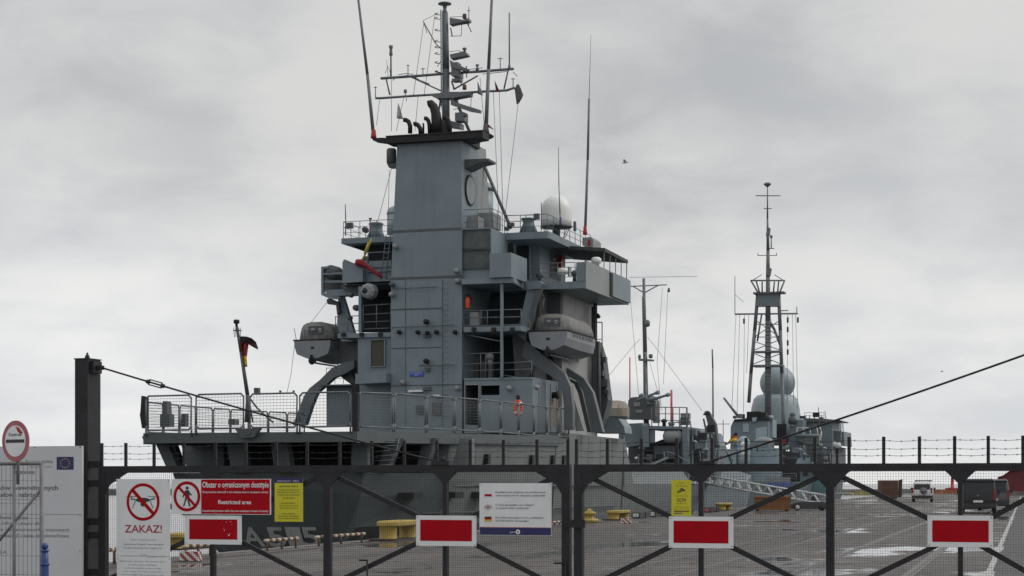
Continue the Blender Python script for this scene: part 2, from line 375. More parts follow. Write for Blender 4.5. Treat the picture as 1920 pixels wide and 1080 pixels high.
# ================================================================== GATE
G = Frame((190-CX)/160, 3400/160, math.atan2(3.35, 9.76))
ZT = G.loc(190, 874, 0).z                          # top of the gate frame
def gx(px): return G.loc(px, 900, 0).x
def wirebox(m, p, q, r):
    d = Vector(q)-Vector(p)
    m.tube(p, q, r, None, 4)
BEAM = .078
def gate_leaf(x0, x1, mids, label, posts):
    """x0..x1 outer faces; mids: three inner uprights (half, main, half)"""
    t = thing('gate_leaf', label, 'gate', G, (x0, 0, 0), 'two leaves of the harbour gate')
    zt = ZT; zb = .12; zm = (zt+zb)/2
    m = MB(G); m.box((x0, -.04, zt-BEAM), (x1, .04, zt)); part('top_beam', m, GATEM, t)
    m = MB(G); m.box((x0, -.04, zb), (x1, .04, zb+BEAM)); part('bottom_beam', m, GATEM, t)
    for (a, b) in ((x0, x0+.09), (x1-.09, x1)):
        m = MB(G); m.box((a, -.042, zb+BEAM), (b, .042, zt-BEAM)); part('end_post', m, GATEM, t)
    for i, c in enumerate(mids):
        hw = .04 if i == 1 else .024
        m = MB(G); m.box((c-hw, -.035, zb+BEAM), (c+hw, .035, zt-BEAM)); part('upright', m, GATEM, t)
        s = .17 if i == 1 else .12
        m = MB(G); m.prism([(c-s*1.25, -.037, zt-BEAM), (c-s*1.05, -.037, zt-BEAM-.02), (c-hw, -.037, zt-BEAM-s), (c+hw, -.037, zt-BEAM-s), (c+s*1.05, -.037, zt-BEAM-.02), (c+s*1.25, -.037, zt-BEAM)], (0, .012, 0))
        part('gusset_plate', m, GATEM, t)
    for sgn, c in ((1, x0+.09), (-1, x1-.09)):
        m = MB(G); m.prism([(c, -.037, zt-BEAM), (c, -.037, zt-BEAM-.24), (c+sgn*.06, -.037, zt-BEAM-.14), (c+sgn*.26, -.037, zt-BEAM-.02), (c+sgn*.3, -.037, zt-BEAM)][::sgn], (0, .012, 0))
        part('gusset_plate', m, GATEM, t)
    ends = [x0+.09, mids[1]-.04, mids[1]+.04, x1-.09]
    for (l, c, r) in ((ends[0], mids[0], ends[1]), (ends[2], mids[2], ends[3])):
        zc = ZC
        for (xa, za, xb, zbb) in ((l, zt-BEAM-.02, c, zc), (r, zt-BEAM-.02, c, zc), (c, zc, l, 2*zc-zt+BEAM), (c, zc, r, 2*zc-zt+BEAM)):
            m = MB(G); p = Vector((xa, 0, za)); q = Vector((xb, 0, zbb)); d = (q-p).normalized(); n = Vector((-d.z, 0, d.x))*.026
            q = q-d*.0; m.prism([p+n+Vector((0, -.02, 0)), p-n+Vector((0, -.02, 0)), q-n+Vector((0, -.02, 0)), q+n+Vector((0, -.02, 0))], (0, .034, 0)); part('brace', m, GATEM, t)
    m = MB(G); r = .0010; st = .026
    k = 0; x = x0+.1
    while x < x1-.1:
        m.box((x-r, .022, zb+BEAM), (x+r, .0244, zt-BEAM)); x += st
    z = zb+BEAM+.01
    while z < zt-BEAM:
        m.box((x0+.09, .0246, z-r), (x1-.09, .027, z+r)); z += st
    part('wire_mesh', m, MESHM, t)
    for px in posts:
        c = gx(px); m = MB(G); m.box((c-.016, -.012, zt), (c+.016, .012, zt+.27)); part('barbed_wire_post', m, GATEM, t)
    cs = [gx(p) for p in posts]
    for row, zz in enumerate((.235, .15, .085)):
        m = MB(G)
        for a, b in zip(cs[:-1], cs[1:]):
            pts = []
            sag = random.uniform(.004, .014)
            for j in range(7):
                u = j/6; pts.append((a+(b-a)*u, -.015, zt+zz-sag*4*u*(1-u)+random.uniform(-.002, .002)))
            m.poly(pts, .0022, 4)
            for j in range(3):
                u = (j+.5)/3; c = Vector((a+(b-a)*u, -.015, zt+zz-sag*4*u*(1-u)))
                m.tube(c+Vector((-.007, 0, -.009)), c+Vector((.007, 0, .009)), .0016, None, 4); m.tube(c+Vector((.007, -.005, -.008)), c+Vector((-.007, .005, .008)), .0022, None, 4)
        part('barbed_wire', m, GATEM, t)
    return t
ZC = G.loc(1315, 997, 0).z
l1 = gate_leaf(gx(188), gx(1070), [gx(400), gx(615), gx(836)], 'left dark steel gate leaf of mesh and X braces, hinged to the tall post', [191, 236, 289, 345, 404, 461, 518, 576, 637, 697, 758, 819, 882, 944, 1007, 1065])
l2 = gate_leaf(gx(1078), gx(2034), [gx(1315), gx(1557), gx(1801)], 'right dark steel gate leaf of mesh and X braces, in front of the vehicles', [1081, 1139, 1203, 1269, 1335, 1399, 1464, 1528, 1592, 1657, 1724, 1790, 1853, 1918, 1980, 2030])
# latch and drop bolts
m = MB(G); m.box((gx(1062), -.075, G.loc(0, 980, 0).z), (gx(1100), -.045, G.loc(0, 967, 0).z)); m.box((gx(1064), -.06, G.loc(0, 1012, 0).z), (gx(1070), -.045, G.loc(0, 980, 0).z)); part('latch', m, GATEM, l1)
for lf, xs in ((l1, (677, 692)), (l1, (1041, 1063))):
    m = MB(G); za = G.loc(0, 1040, 0).z
    m.poly([(gx(xs[0]), -.05, za), (gx(xs[1]), -.05, za), (gx(xs[1]), -.05, .1)], .011, 6); part('drop_bolt', m, GATEM, lf)
# posts
def gate_post(px0, px1, ytop, label):
    s = 160+(px0-190)*.01754
    t = thing('gate_post', label, 'post', G, (gx((px0+px1)/2), .1, 0), 'tall posts of the harbour gate')
    a, b = gx(px0), gx(px1); zt = G.loc(px0, ytop, 0).z
    m = MB(G); m.box((a, -.03, 0), (b, .25, zt)); part('column', m, GATEM, t)
    m = MB(G); m.box((a-.01, -.04, zt), (b+.01, .26, zt+.012)); part('cap', m, GATEM, t)
    m = MB(G); m.lathe(((a+b)/2, .1, zt+.012), [(.03, 0), (.028, .03), (.014, .05), (.012, .07), (.004, .075)], 10); part('finial', m, GATEM, t)
    return t, a, b, zt
gp, pa, pb, pz = gate_post(143, 167, 674, 'tall square anthracite gate post left of the gate, beside the information board')
m = MB(G); m.box((pb, .02, pz-.16), (pb+.05, .2, pz-.02)); m.box((pb+.05, .08, pz-.12), (pb+.12, .14, pz-.07)); part('cable_bracket', m, GATEM, gp)
for zz in (870, 905, 975, 1000, 1068):
    m = MB(G); z = G.loc(0, zz, 0).z; m.box((pb, -.02, z-.05), (gx(188.5), .05, z+.03)); part('hinge', m, GATEM, gp)
gp2, qa, qb, qz = gate_post(2042, 2092, 640, 'tall square anthracite gate post right of the gate')
def tension(p, q, marks, label):
    p = Vector(p); q = Vector(q); t = thing('tension_cable', label, 'cable', G, p, 'cables that hold up the gate leaves')
    d = (q-p).normalized()
    m = MB(G)
    pts = []
    for i in range(21):
        u = i/20; pts.append(p.lerp(q, u)-Vector((0, 0, .09*u*(1-u))))
    m.poly(pts, .011, 8); part('steel_rod', m, GATEM, t)
    for u in marks:
        c = p.lerp(q, u)-Vector((0, 0, .09*u*(1-u))); n = Vector((-d.z, 0, d.x)) if d.x > 0 else Vector((d.z, 0, -d.x))
        m = MB(G)
        for s in (-1, 1):
            m.tube(c+n*.03*s-d*.09, c+n*.03*s+d*.09, .008, None, 6)
            m.tube(c+d*(.085*s), c+d*(.125*s), .028, .022, 8)
        part('turnbuckle', m, GATEM, t)
tension((pb+.12, .1, pz-.1), (gx(832), -.02, ZT+.02), [.165], 'steel rod with a turnbuckle running from the left post down to the gate')
tension((qa, .1, G.loc(1916, 674, .1).z+.26), (gx(1328), -.02, ZT+.02), [], 'plain steel rod sloping down from the right to the gate')
m = MB(G); m.box((gx(812), -.06, ZT), (gx(845), .045, ZT+.045)); m.tube((gx(832), -.02, ZT+.04), (gx(832), -.02, ZT+.09), .03, .02, 8); part('cable_lug', m, GATEM, l1)
m = MB(G); m.box((gx(1312), -.06, ZT), (gx(1342), .045, ZT+.03)); part('cable_lug', m, GATEM, l2)

# ------------------------------------------------------------------ signs on the gate
class Sign:
    def __init__(s, x0, y0, x1, y1, face, name, label, group=None, fr=None, a=-.055, d=.006, screws=True, cat='sign'):
        s.fr = fr or G; s.a = a; p = s.fr.loc(x0, y1, a); q = s.fr.loc(x1, y0, a)
        s.X0, s.Z0, s.X1, s.Z1 = p.x, p.z, q.x, q.z; s.px = (x0, y0, x1, y1); s.n = 0
        s.t = thing(name, label, cat, s.fr, ((p.x+q.x)/2, a, p.z), group)
        m = MB(s.fr); m.box((p.x, a, p.z), (q.x, a+d, q.z)); part('panel', m, face, s.t)
        if screws:
            for x in (s.X0+.018, s.X1-.018):
                for z in (s.Z0+.018, s.Z1-.018): m = MB(s.fr); m.lathe((x, a-.004, z), [(.0045, 0), (.006, .004)], 8, 'y'); part('screw', m, GALV, s.t)
    def ux(s, px): return s.X0+(px-s.px[0])/(s.px[2]-s.px[0])*(s.X1-s.X0)
    def uz(s, py): return s.Z1-(py-s.px[1])/(s.px[3]-s.px[1])*(s.Z1-s.Z0)
    def lay(s): s.n += 1; return s.a-.0006*s.n-.0005
    def rect(s, x0, y0, x1, y1, mt, name='field'):
        m = MB(s.fr); y = s.lay(); m.box((s.ux(x0), y, s.uz(y1)), (s.ux(x1), y+.0004, s.uz(y0))); part(name, m, mt, s.t)
    def shapes(s, polys, mt, name='symbol'):
        m = MB(s.fr); y = s.lay()
        for p in polys: m.prism([(s.ux(a), y, s.uz(b)) for a, b in p], (0, .0004, 0))
        part(name, m, mt, s.t)
    def ring(s, cx, cy, r, rin, mt, slash=None, name='prohibition_ring'):
        m = MB(s.fr); y = s.lay(); k = (s.X1-s.X0)/(s.px[2]-s.px[0]); kz = (s.Z1-s.Z0)/(s.px[3]-s.px[1]); c = (s.ux(cx), 0, s.uz(cy))
        n = 48; o = [(c[0]+r*k*math.cos(2*PI*i/n), y, c[2]+r*k*math.sin(2*PI*i/n)) for i in range(n)]
        q = [(c[0]+rin*k*math.cos(2*PI*i/n), y, c[2]+rin*k*math.sin(2*PI*i/n)) for i in range(n)]
        m.add(o+q, [(i, (i+1) % n, (i+1) % n+n, i+n) for i in range(n)])
        if slash:
            e = .7071*(rin+ (r-rin)*.5)*k; h = slash*k*.5*.7071
            m.prism([(c[0]-e-h, y, c[2]+e-h), (c[0]+e-h, y, c[2]-e-h), (c[0]+e+h, y, c[2]-e+h), (c[0]-e+h, y, c[2]+e+h)], (0, .0003, 0))
        part(name, m, mt, s.t)
    def text(s, rows, mt, name='lettering', bold=0.0):
        """rows: (text, x_left, x_right, y_baseline, cap_height) in photograph pixels"""
        m = MB(s.fr); y = s.lay()
        for (t, xa, xb, yb, h) in rows:
            m.text(t, s.ux(xa), s.uz(yb), y, s.uz(0)-s.uz(h), s.ux(xb)-s.ux(xa), 'L', bold)
        part(name, m, mt, s.t)

# red and white boards
for i, (x0, y0, x1, y1, ir, lb) in enumerate((
        (346, 967, 453, 1020, (355, 974, 445, 1011), 'red board with white border below the restricted area sign, scratched at its right end'),
        (780, 967, 893, 1023, (788, 975, 885, 1014), 'red board with white border left of the sign with three flags'),
        (1254, 969, 1375, 1027, (1263, 977, 1366, 1018), 'red board with white border directly under the yellow CCTV sign'),
        (1739, 967, 1862, 1025, (1748, 976, 1854, 1016), 'red board with white border in front of the black van'))):
    s = Sign(x0, y0, x1, y1, SIGNW, 'marker_board', lb, 'red and white boards on the gate', a=-.062)
    s.rect(*ir, SIGNR, 'red_field')
    if i == 0:
        sp = []
        for (cx, cy, r) in ((429, 1003, 1.6), (421, 994, .9), (431, 1001, .8), (425, 979, .8), (433, 978, .9), (435, 983, .6), (420, 990, .5), (427, 1000, .5)):
            sp.append([(cx+r*math.cos(j*1.05)*random.uniform(.6, 1.3), cy+r*math.sin(j*1.05)*random.uniform(.6, 1.3)) for j in range(6)])
        for q_ in sp: s.shapes([q_], SIGNW, 'scratch')
# no drones
s = Sign(218, 898, 319, 1044, SIGNW, 'drone_ban_sign', 'white ZAKAZ sign with a crossed-out drone, beside the left gate post')
d = []
cx, cy = 268, 938
d.append([(cx-15, cy-1), (cx-9, cy-4), (cx-4, cy-5), (cx+4, cy-5), (cx+9, cy-4), (cx+15, cy-1), (cx+11, cy+2), (cx+5, cy+4), (cx-5, cy+4), (cx-11, cy+2)])
for sg in (-1, 1):
    d.append([(cx+sg*14, cy-2.4), (cx+sg*21, cy-4), (cx+sg*21, cy-1.8), (cx+sg*14, cy)]); d.append([(cx+sg*20, cy-7), (cx+sg*22, cy-7), (cx+sg*22, cy-1), (cx+sg*20, cy-1)])
    d.append([(cx+sg*10, cy-8), (cx+sg*33, cy-6.8), (cx+sg*33, cy-5.9), (cx+sg*10, cy-6.8)])
    d.append([(cx+sg*13, cy+1), (cx+sg*14.6, cy+1), (cx+sg*20.2, cy+15), (cx+sg*18.8, cy+15)])
d.append([(cx-4, cy+4), (cx+4, cy+4), (cx+4.5, cy+8), (cx+2, cy+11.5), (cx-2, cy+11.5), (cx-4.5, cy+8)])
s.shapes(d, INK, 'drone_symbol')
s.ring(268.5, 941, 31, 26, SIGNR, 6)
s.text([('ZAKAZ!', 234, 304, 998, 14.5)], SIGNRD, 'heading', .012)
s.text([('zakaz fotografowania', 245, 293, 1012.5, 2.6), ('wykonywania fotografii i lotów bez zgody', 232, 307, 1021, 3), ('Zarządu Morskiego Portu Gdynia S.A.', 232, 305, 1028, 2.8), ('Gdynia', 263, 275, 1040, 1.6)], INKG)
s.rect(225, 1041.5, 313, 1042.2, INKG, 'rule')
s = Sign(219, 1046, 320, 1150, SIGNW, 'lower_notice', 'greyish white notice of small print hanging directly under the ZAKAZ sign')
s.text([(t, 268-w/2, 268+w/2, 1054.5+k*6.2, 2.6) for k, (t, w) in enumerate((('Zakaz lotów dronów nad terenem portu', 88), ('bez pisemnej zgody zarządzającego', 54), ('na podstawie przepisów prawa lotniczego', 70), ('oraz ustawy o portach i przystaniach', 71), ('No drone flights above the harbour area', 80), ('without written permission of the port', 76), ('office of the harbour master', 60), ('Gdynia', 20)))], INKG)
# restricted area
s = Sign(322, 898, 508, 964, SIGNW, 'restricted_area_sign', 'long red and white restricted area sign with a crossed-out walking man', screws=False, a=-.05)
s.rect(378, 899, 506, 963, SIGNR, 'red_field')
man = [[(351.5+3.0*math.cos(k*.52), 915+3.2*math.sin(k*.52)) for k in range(12)],
       [(348.5, 919), (354, 919), (356, 921), (355.5, 933), (348, 933), (346.8, 921)],
       [(348, 919.5), (345.5, 923), (342, 932), (344, 933), (347.5, 926), (350, 922)],
       [(354.5, 919.5), (356.5, 923), (360.5, 927.5), (359.5, 929.5), (354.5, 926), (353, 922)],
       [(348, 932), (352.5, 932), (348.5, 942), (346.5, 949), (343, 949), (344.2, 947), (346, 941)],
       [(351, 932), (355.5, 932), (355, 938), (357.5, 946.5), (358.5, 949), (355, 949.3), (352.5, 940)]]
s.shapes(man, INK, 'walking_man_symbol'); s.ring(351, 930.5, 25.5, 20.3, SIGNR, 4.6)
s.text([('Obszar o ograniczonym dostępie', 380.5, 504, 913.5, 10.5)], SIGNW, 'heading', .02)
s.text([('Nieuprawniona obecność w tym obszarze stanowi naruszenie ochrony', 380.5, 503.5, 924, 3.9), ('Unauthorized presence within this area constitutes a breach of security', 380.5, 503.5, 959, 3.9)], SIGNW, 'small_print', .012)
s.text([('Restricted area', 410.5, 472, 944.5, 7.6)], SIGNW, 'lettering', .02)
# yellow notice
s = Sign(515, 897, 568, 978, SIGNY, 'yellow_notice', 'yellow notice with a dark blue header right of the restricted area sign', screws=False, a=-.05)
s.rect(514, 896.5, 568, 905.5, SIGNB, 'header'); s.text([('Zarząd Morskiego Portu', 520, 546, 903, 2.6), ('Gdynia', 550, 560, 903, 3)], SIGNW, 'header_lettering')
s.text([('MONITORING OBIEKTU', 524, 559, 913, 2.6), ('Administratorem danych jest Zarząd', 520, 562, 919.2, 2.2), ('Morskiego Portu Gdynia S.A.', 520, 562, 923.6, 2.2), ('z siedzibą w Gdyni, ul. Rotterdamska', 520, 562, 928.6, 2.2), ('81-337 Gdynia', 530, 553, 934.6, 2.2), ('dane kontaktowe inspektora', 527, 553, 944, 2.2), ('ochrony danych osobowych', 524, 559, 948.6, 2.0), ('więcej informacji na stronie', 524, 559, 953, 2.0), ('www.port.gdynia.pl', 528, 553, 963.8, 2.2), ('Personal data administrator', 522, 561, 968.4, 2.2), ('Port of Gdynia Authority', 522, 560, 972.8, 2.2)], INK, 'small_print', .01)
# three flags
s = Sign(899, 906, 1034, 1003, SIGNW, 'passenger_notice', 'white notice with Polish, British and German flags and a blue bottom strip')
s.rect(899.5, 989, 1033.5, 1002.5, SIGNB, 'blue_strip'); s.rect(899.5, 988, 1033.5, 988.8, SIGNR, 'red_rule')
s.rect(909, 924, 922, 927.6, SIGNW, 'white_half'); s.rect(909, 926.4, 922, 930.6, SIGNR, 'red_half')
s.rect(909, 946.5, 922, 954.6, SIGNB, 'union_flag_field')
s.shapes([[(909, 946.5), (911, 946.5), (922, 953.4), (922, 954.6), (920, 954.6), (909, 947.7)], [(922, 946.5), (920, 946.5), (909, 953.4), (909, 954.6), (911, 954.6), (922, 947.7)], [(914, 946.5), (917, 946.5), (917, 954.6), (914, 954.6)], [(909, 949.2), (922, 949.2), (922, 951.9), (909, 951.9)]], SIGNW, 'white_cross')
s.shapes([[(914.8, 946.5), (916.2, 946.5), (916.2, 954.6), (914.8, 954.6)], [(909, 949.8), (922, 949.8), (922, 951.3), (909, 951.3)]], SIGNR, 'red_cross')
s.rect(909, 968.5, 922, 971.3, INK, 'black_stripe'); s.rect(909, 971.3, 922, 974.1, SIGNR, 'red_stripe'); s.rect(909, 974.1, 922, 976.9, GOLD, 'gold_stripe')
s.text([('Pasażerowie statków wycieczkowych', 930, 1024, 924, 3), ('zobowiązani są do okazania przepustek', 930, 1023, 930, 3), ('Cruise passengers are obliged', 930, 1001, 947.6, 3), ('to present their credentials', 930, 992, 953.5, 3), ('Kreuzfahrtpassagiere sind verpflichtet', 930, 1020, 971.4, 3), ('ihre Bordkarte vorzuzeigen', 930, 992, 977.2, 3)], INK, 'lettering', .006)
s.text([('port', 957, 967, 998.6, 4)], SIGNW, 'emblem_lettering'); s.ring(972, 996.5, 4.2, 1.6, SIGNW, name='emblem')
# CCTV
s = Sign(1259, 900, 1296, 967, SIGNY, 'camera_notice', 'narrow yellow CCTV sign with a black camera above a red board', screws=False, a=-.05)
s.text([('UWAGA', 1272, 1283, 906.4, 2.2), ('obiekt monitorowany', 1266, 1289, 911.8, 2.2), ('Teren monitorowany', 1265, 1290, 930.6, 2.2), ('całodobowo', 1268, 1288, 944.8, 2), ('Zarząd Morskiego Portu Gdynia', 1264, 1291, 951, 1.4), ('tel. alarmowy ochrony portu', 1264, 1291, 955, 1.4)], INK, 'small_print')
s.text([('CCTV', 1269, 1287, 940.4, 6)], INK, 'heading', .03)
s.shapes([[(1276, 916), (1279, 915), (1285, 919), (1283, 921.8), (1276, 918.4)], [(1274.4, 917), (1276, 918.2), (1275.6, 919.6), (1274, 918.6)], [(1275, 920), (1278, 919.4), (1278, 922), (1272, 923.4), (1272, 925.6), (1270.5, 925.6), (1270.5, 920), (1272, 920), (1272, 921.8)]], INK, 'camera_symbol')
s.rect(1263.5, 957.5, 1292, 959.4, BROWNR, 'rule'); s.rect(1263.5, 961.5, 1280, 963.4, INKG, 'rule')

# ------------------------------------------------------------------ left foreground
s = Sign(-40, 836, 154, 1180, SIGNG, 'information_board', 'large grey-white information board with an EU flag left of the tall post', a=-.3, d=.03, cat='board')
s.rect(107, 856, 138.5, 880, SIGNB, 'flag_field')
st = []
for k in range(12):
    a = 2*PI*k/12; cx, cy = 122.5+8.2*math.cos(a), 868-8.2*math.sin(a)
    st.append([(cx+(1.5 if j % 2 == 0 else .6)*math.sin(2*PI*j/10), cy-(1.5 if j % 2 == 0 else .6)*math.cos(2*PI*j/10)) for j in range(10)])
s.shapes(st, GOLD, 'stars')
s.text([('Unia Europejska', 24, 100, 867, 6), ('Fundusz Spójności', 58, 99, 875.5, 2.6), ('Portu Gdynia', 1, 53, 972, 6.5), ('poprawa infrastruktury dla', -34, 78, 982.5, 6), ('ładunków kontenerowych i masowych', -34, 131, 994, 6.5), ('przeładowywanych i stanu bezpieczeństwa', -36, 130, 1005, 6.5), ('Gdynia S.A.', -34, 15, 1037, 6.5)], INKG, 'lettering', .004)
s.text([('basenów wewnętrznych', -30, 110, 917, 8.5), ('przebudowa nabrzeży', -30, 82, 930, 8.5)], INKG, 'heading', .02)
s.rect(-38, 942, 70, 942.5, INKG, 'rule')
m = MB(G); z = s.uz(962.6); m.box((s.X0, -.302, z-.002), (s.X1, -.3005, z+.002)); part('panel_joint', m, INKG, s.t)
m = MB(G)
for (px, py) in ((67, 838), (150, 838), (150, 963), (150, 1030)): m.lathe((s.ux(px), -.306, s.uz(py)), [(.005, 0), (.008, .006)], 8, 'y')
part('rivet', m, INKG, s.t)
# mesh fence panel
FF = Frame((0-CX)/190, 3400/190, .25)
def fx(px): return FF.loc(px, 900, 0).x
t = thing('mesh_fence_panel', 'grey tubular fence panel with wire mesh and one diagonal tube, below the round sign', 'fence', FF, (fx(40), 0, 0))
zt = FF.loc(40, 869, 0).z
m = MB(FF); xs = fx(78); xl = fx(-70); xm = fx(26.5)
m.poly([(xs, 0, 0), (xs, 0, zt), (xl, 0, zt), (xl, 0, 0)], .02, 10); part('tube_frame', m, GALV, t)
m = MB(FF); m.tube((xm, 0, 0), (xm, 0, zt-.02), .017, None, 10); part('upright_tube', m, GALV, t)
m = MB(FF); m.tube((xs-.01, .005, FF.loc(78, 918, 0).z), (fx(-30), .005, FF.loc(-30, 1048, 0).z), .014, None, 10); part('diagonal_tube', m, GALV, t)
m = MB(FF)
x = xl
while x < xs: m.box((x-.0018, .012, 0.05), (x+.0018, .016, zt)); x += .047
for k in range(9): m.box((xl, .016, zt-.17-.185*k-.002), (xs, .019, zt-.17-.185*k+.002))
part('wire_grid', m, GALV, t)
# round sign
RF = Frame((28-CX)/193.5, 3400/193.5, .62)
t = thing('round_sign', 'round no-entry style sign with red rim, black bar and the word Kontrola', 'sign', RF, (0, 0, 0))
c = RF.loc(29, 827, 0); rr = 32.5/193.5*1.19
m = MB(RF); m.lathe((c.x, 0, c.z), [(rr, .006), (rr, 0), (rr*.99, -.002), (rr*.7, -.002)], 48, 'y', False); part('rim_disc', m, SIGNPINK, t)
m = MB(RF); m.disc_y((c.x, 0, c.z), rr*.76, -.0036); part('white_disc', m, SIGNW, t)
m = MB(RF); m.box((c.x-rr*.68, -.006, c.z-rr*.08), (c.x+rr*.68, -.0048, c.z+rr*.08)); part('black_bar', m, INK, t)
m = MB(RF); m.text('Kontrola', c.x, c.z+rr*.24, -.005, .034, rr*.92, 'C', .012); part('lettering', m, INK, t)
m = MB(RF); m.prism([(c.x+rr*.02, -.0052, c.z+rr*.70), (c.x+rr*.25, -.0052, c.z+rr*.66), (c.x+rr*.55, -.0052, c.z+rr*.42), (c.x+rr*.47, -.0052, c.z+rr*.30), (c.x+rr*.2, -.0052, c.z+rr*.45)], (0, .0008, 0)); part('torn_red_patch', m, RED, t)
m = MB(RF); m.tube((c.x, .03, c.z-rr-.22), (c.x, .03, c.z+.1), .016, None, 12); m.box((c.x-.04, .02, c.z-rr-.12), (c.x+.04, .2, c.z-rr-.09)); part('sign_bracket', m, GALV, t)
# blue bollard
BF = Frame((84-CX)/195, 3400/195, .2); zt = BF.loc(84, 1018, 0).z
t = thing('blue_post', 'short blue post with ball top in front of the information board', 'bollard', BF, (0, 0, 0))
m = MB(BF); m.lathe((0, 0, 0), [(.06, 0), (.06, .5), (.045, .52), (.036, zt-.2), (.032, zt-.07)], 18); part('shaft', m, BLUEB, t)
m = MB(BF); m.lathe((0, 0, zt-.22), [(.038, 0), (.046, .008), (.046, .02), (.038, .028)], 18); m.lathe((0, 0, zt-.085), [(.032, 0), (.042, .006), (.042, .016), (.03, .022)], 18); part('collar', m, BLUEB, t)
m = MB(BF); m.sph((0, 0, zt-.032), .034, 16, 12); part('ball_top', m, BLUEB, t)

# ================================================================== THE TENDER (nearest ship)
T = Frame((465-CX)/40.0, 85.0, math.atan(1072/3400.0))
ship = thing('support_ship', 'large grey naval support ship, number A 515 on its stern, nearest to the gate', 'ship', T, (0, 0, 0))
def sp(name, mb, mats=GREY, parent=None, label=None, recalc=False): return part(name, mb, mats, parent or ship, label, recalc)
A0 = 24.4
B0 = T.loc(667, 800, 0).x
def edge_b(a): return B0 + (7.75-B0)*(1-(1-min(1, a/17.0))**1.7)
def on_edge(px, py, sgn=1):
    lo, hi = 0.0, 40.0
    for _ in range(50):
        a = (lo+hi)/2
        x = T.px((sgn*edge_b(a), a, 4.2))[0]
        if (x < px): lo = a
        else: hi = a
    p = T.locb(px, py, sgn*edge_b(a)) if a > .5 else T.loc(px, py, a)
    return Vector((sgn*edge_b(a), a, p.z))
# --- flight deck
def deck_z(a): return 4.02+.34*min(1, a/25)
m = MB(T); secs = []
for i in range(27):
    a = i*1.0; b = edge_b(a); z = deck_z(a); secs.append([(-b, a, z), (-b, a, z-.28), (b, a, z-.28), (b, a, z)])
m.loft(secs); sp('flight_deck', m, GREYD)
m = MB(T)
m.box((-B0-.02, -.06, deck_z(0)-.42), (B0+.02, -.001, deck_z(0)+.06)); sp('deck_edge_plate', m, GREY2)
for sg in (1, -1):
    m = MB(T); secs = []
    for i in range(27):
        a = i*1.0; b = edge_b(a)*sg; z = deck_z(a); o = .06*sg
        secs.append([(b+o, a, z+.07), (b, a, z+.07), (b, a, z-.46), (b+o, a, z-.46)])
    m.loft(secs); sp('deck_edge_plate', m, GREY2, recalc=True)
# --- raised safety net panels round the deck
def net_panel(p, q, h0, h1, parent=None):
    """p, q lower corners"""
    m = MB(T); p = Vector(p); q = Vector(q); P = p+Vector((0, 0, h0)); R = q+Vector((0, 0, h1)); d = (q-p).normalized()*.14; u = Vector((0, 0, .14))
    m.poly([p+d, q-d, q+u-d*.15, R-u-d*.15+d*.15, R-d, P+d, P-u, p+u, p+d], .042, 8)
    for s in (p, q): m.tube(s+Vector((0, 0, .2)), s-Vector((0, 0, .3)), .05, None, 6)
    f = sp('safety_net_panel', m, RAILM)
    m = MB(T); nr = 11
    for k in range(1, nr):
        u = k/nr; m.tube(p.lerp(P, u), q.lerp(R, u), .0085, None, 4)
    nc = max(3, int((q-p).length/.16))
    for k in range(1, nc):
        u = k/nc; m.tube(p.lerp(q, u), P.lerp(R, u), .0055, None, 4)
    part('net', m, RAILM, f)
for (xa, xb, ya, yb, za, zb) in ((276, 361, 743, 741, 807, 806), (370, 459, 740, 738, 804, 803), (471, 559, 739, 737, 802, 801), (564, 659, 737, 735, 801, 799)):
    p = T.loc(xa, za, 0); q = T.loc(xb, zb, 0)
    p.y = q.y = -.12
    net_panel(p, q, T.loc(xa, ya, 0).z-p.z, T.loc(xb, yb, 0).z-q.z)
tops = ((670.5, 736, 800), (738, 738, 802), (799.5, 742, 803.6), (852, 746, 806), (899, 749, 808.6), (939, 753, 810.6), (972.5, 756.5, 813.5), (1001, 760, 816), (1025.5, 763, 817.5), (1047, 765, 818.5), (1067, 767, 819.5))
for (a, b) in zip(tops[:-1], tops[1:]):
    p = on_edge(a[0], a[2]); q = on_edge(b[0], b[2]); d = (q-p)*.03
    net_panel(p+d, q-d, on_edge(a[0], a[1]).z-p.z, on_edge(b[0], b[1]).z-q.z)
for k in range(9):
    a0, a1 = .6+k*2.6, .6+k*2.6+2.45; net_panel((-edge_b(a0), a0, deck_z(a0)+.12), (-edge_b(a1), a1, deck_z(a1)+.12), 1.45, 1.45)
# folded corner net, corner fittings
for px0, px1, y0, y1 in ((262, 274, 742, 803), (661, 671, 735, 806)):
    m = MB(T); m.tp([(px0+3, y0), (px1, y0+2), (px1-1, y1), (px0+4, y1), (px0, y1-25), (px0+1, y0+30)], -.1, .25); sp('folded_net', m, DARK)
m = MB(T); m.tp([(266, 818), (300, 815), (300, 828), (285, 829), (268, 824)], .1, .6); sp('corner_fairlead', m, GREYD)
m = MB(T); m.tp([(440, 804), (488, 802), (476, 820), (452, 821)], -.3, .25); m.tp([(457, 807), (470, 807), (469, 815), (459, 815)], -.33, .02); sp('stern_light_bracket', m, GREYD)
# deck gear seen through the nets
m = MB(T); m.tp([(305, 752), (312, 752), (313, 775), (318, 777), (318, 800), (300, 800), (300, 777), (305, 775)], 2.5, .5); sp('deck_winch', m, GREYD)
m = MB(T); m.tp([(428, 786), (440, 786), (440, 796), (428, 796)], 5, .5); sp('deck_box', m, GREYD)
m = MB(T); m.tp([(340, 776), (347, 776), (347, 800), (338, 800)], 6, .4); sp('deck_locker', m, GREYD)
for px in (525, 550):
    m = MB(T); m.tp([(px-2, 732), (px+2, 732), (px+1, 738), (px-1, 738)], -.12, .06); sp('net_lamp', m, GREYD)
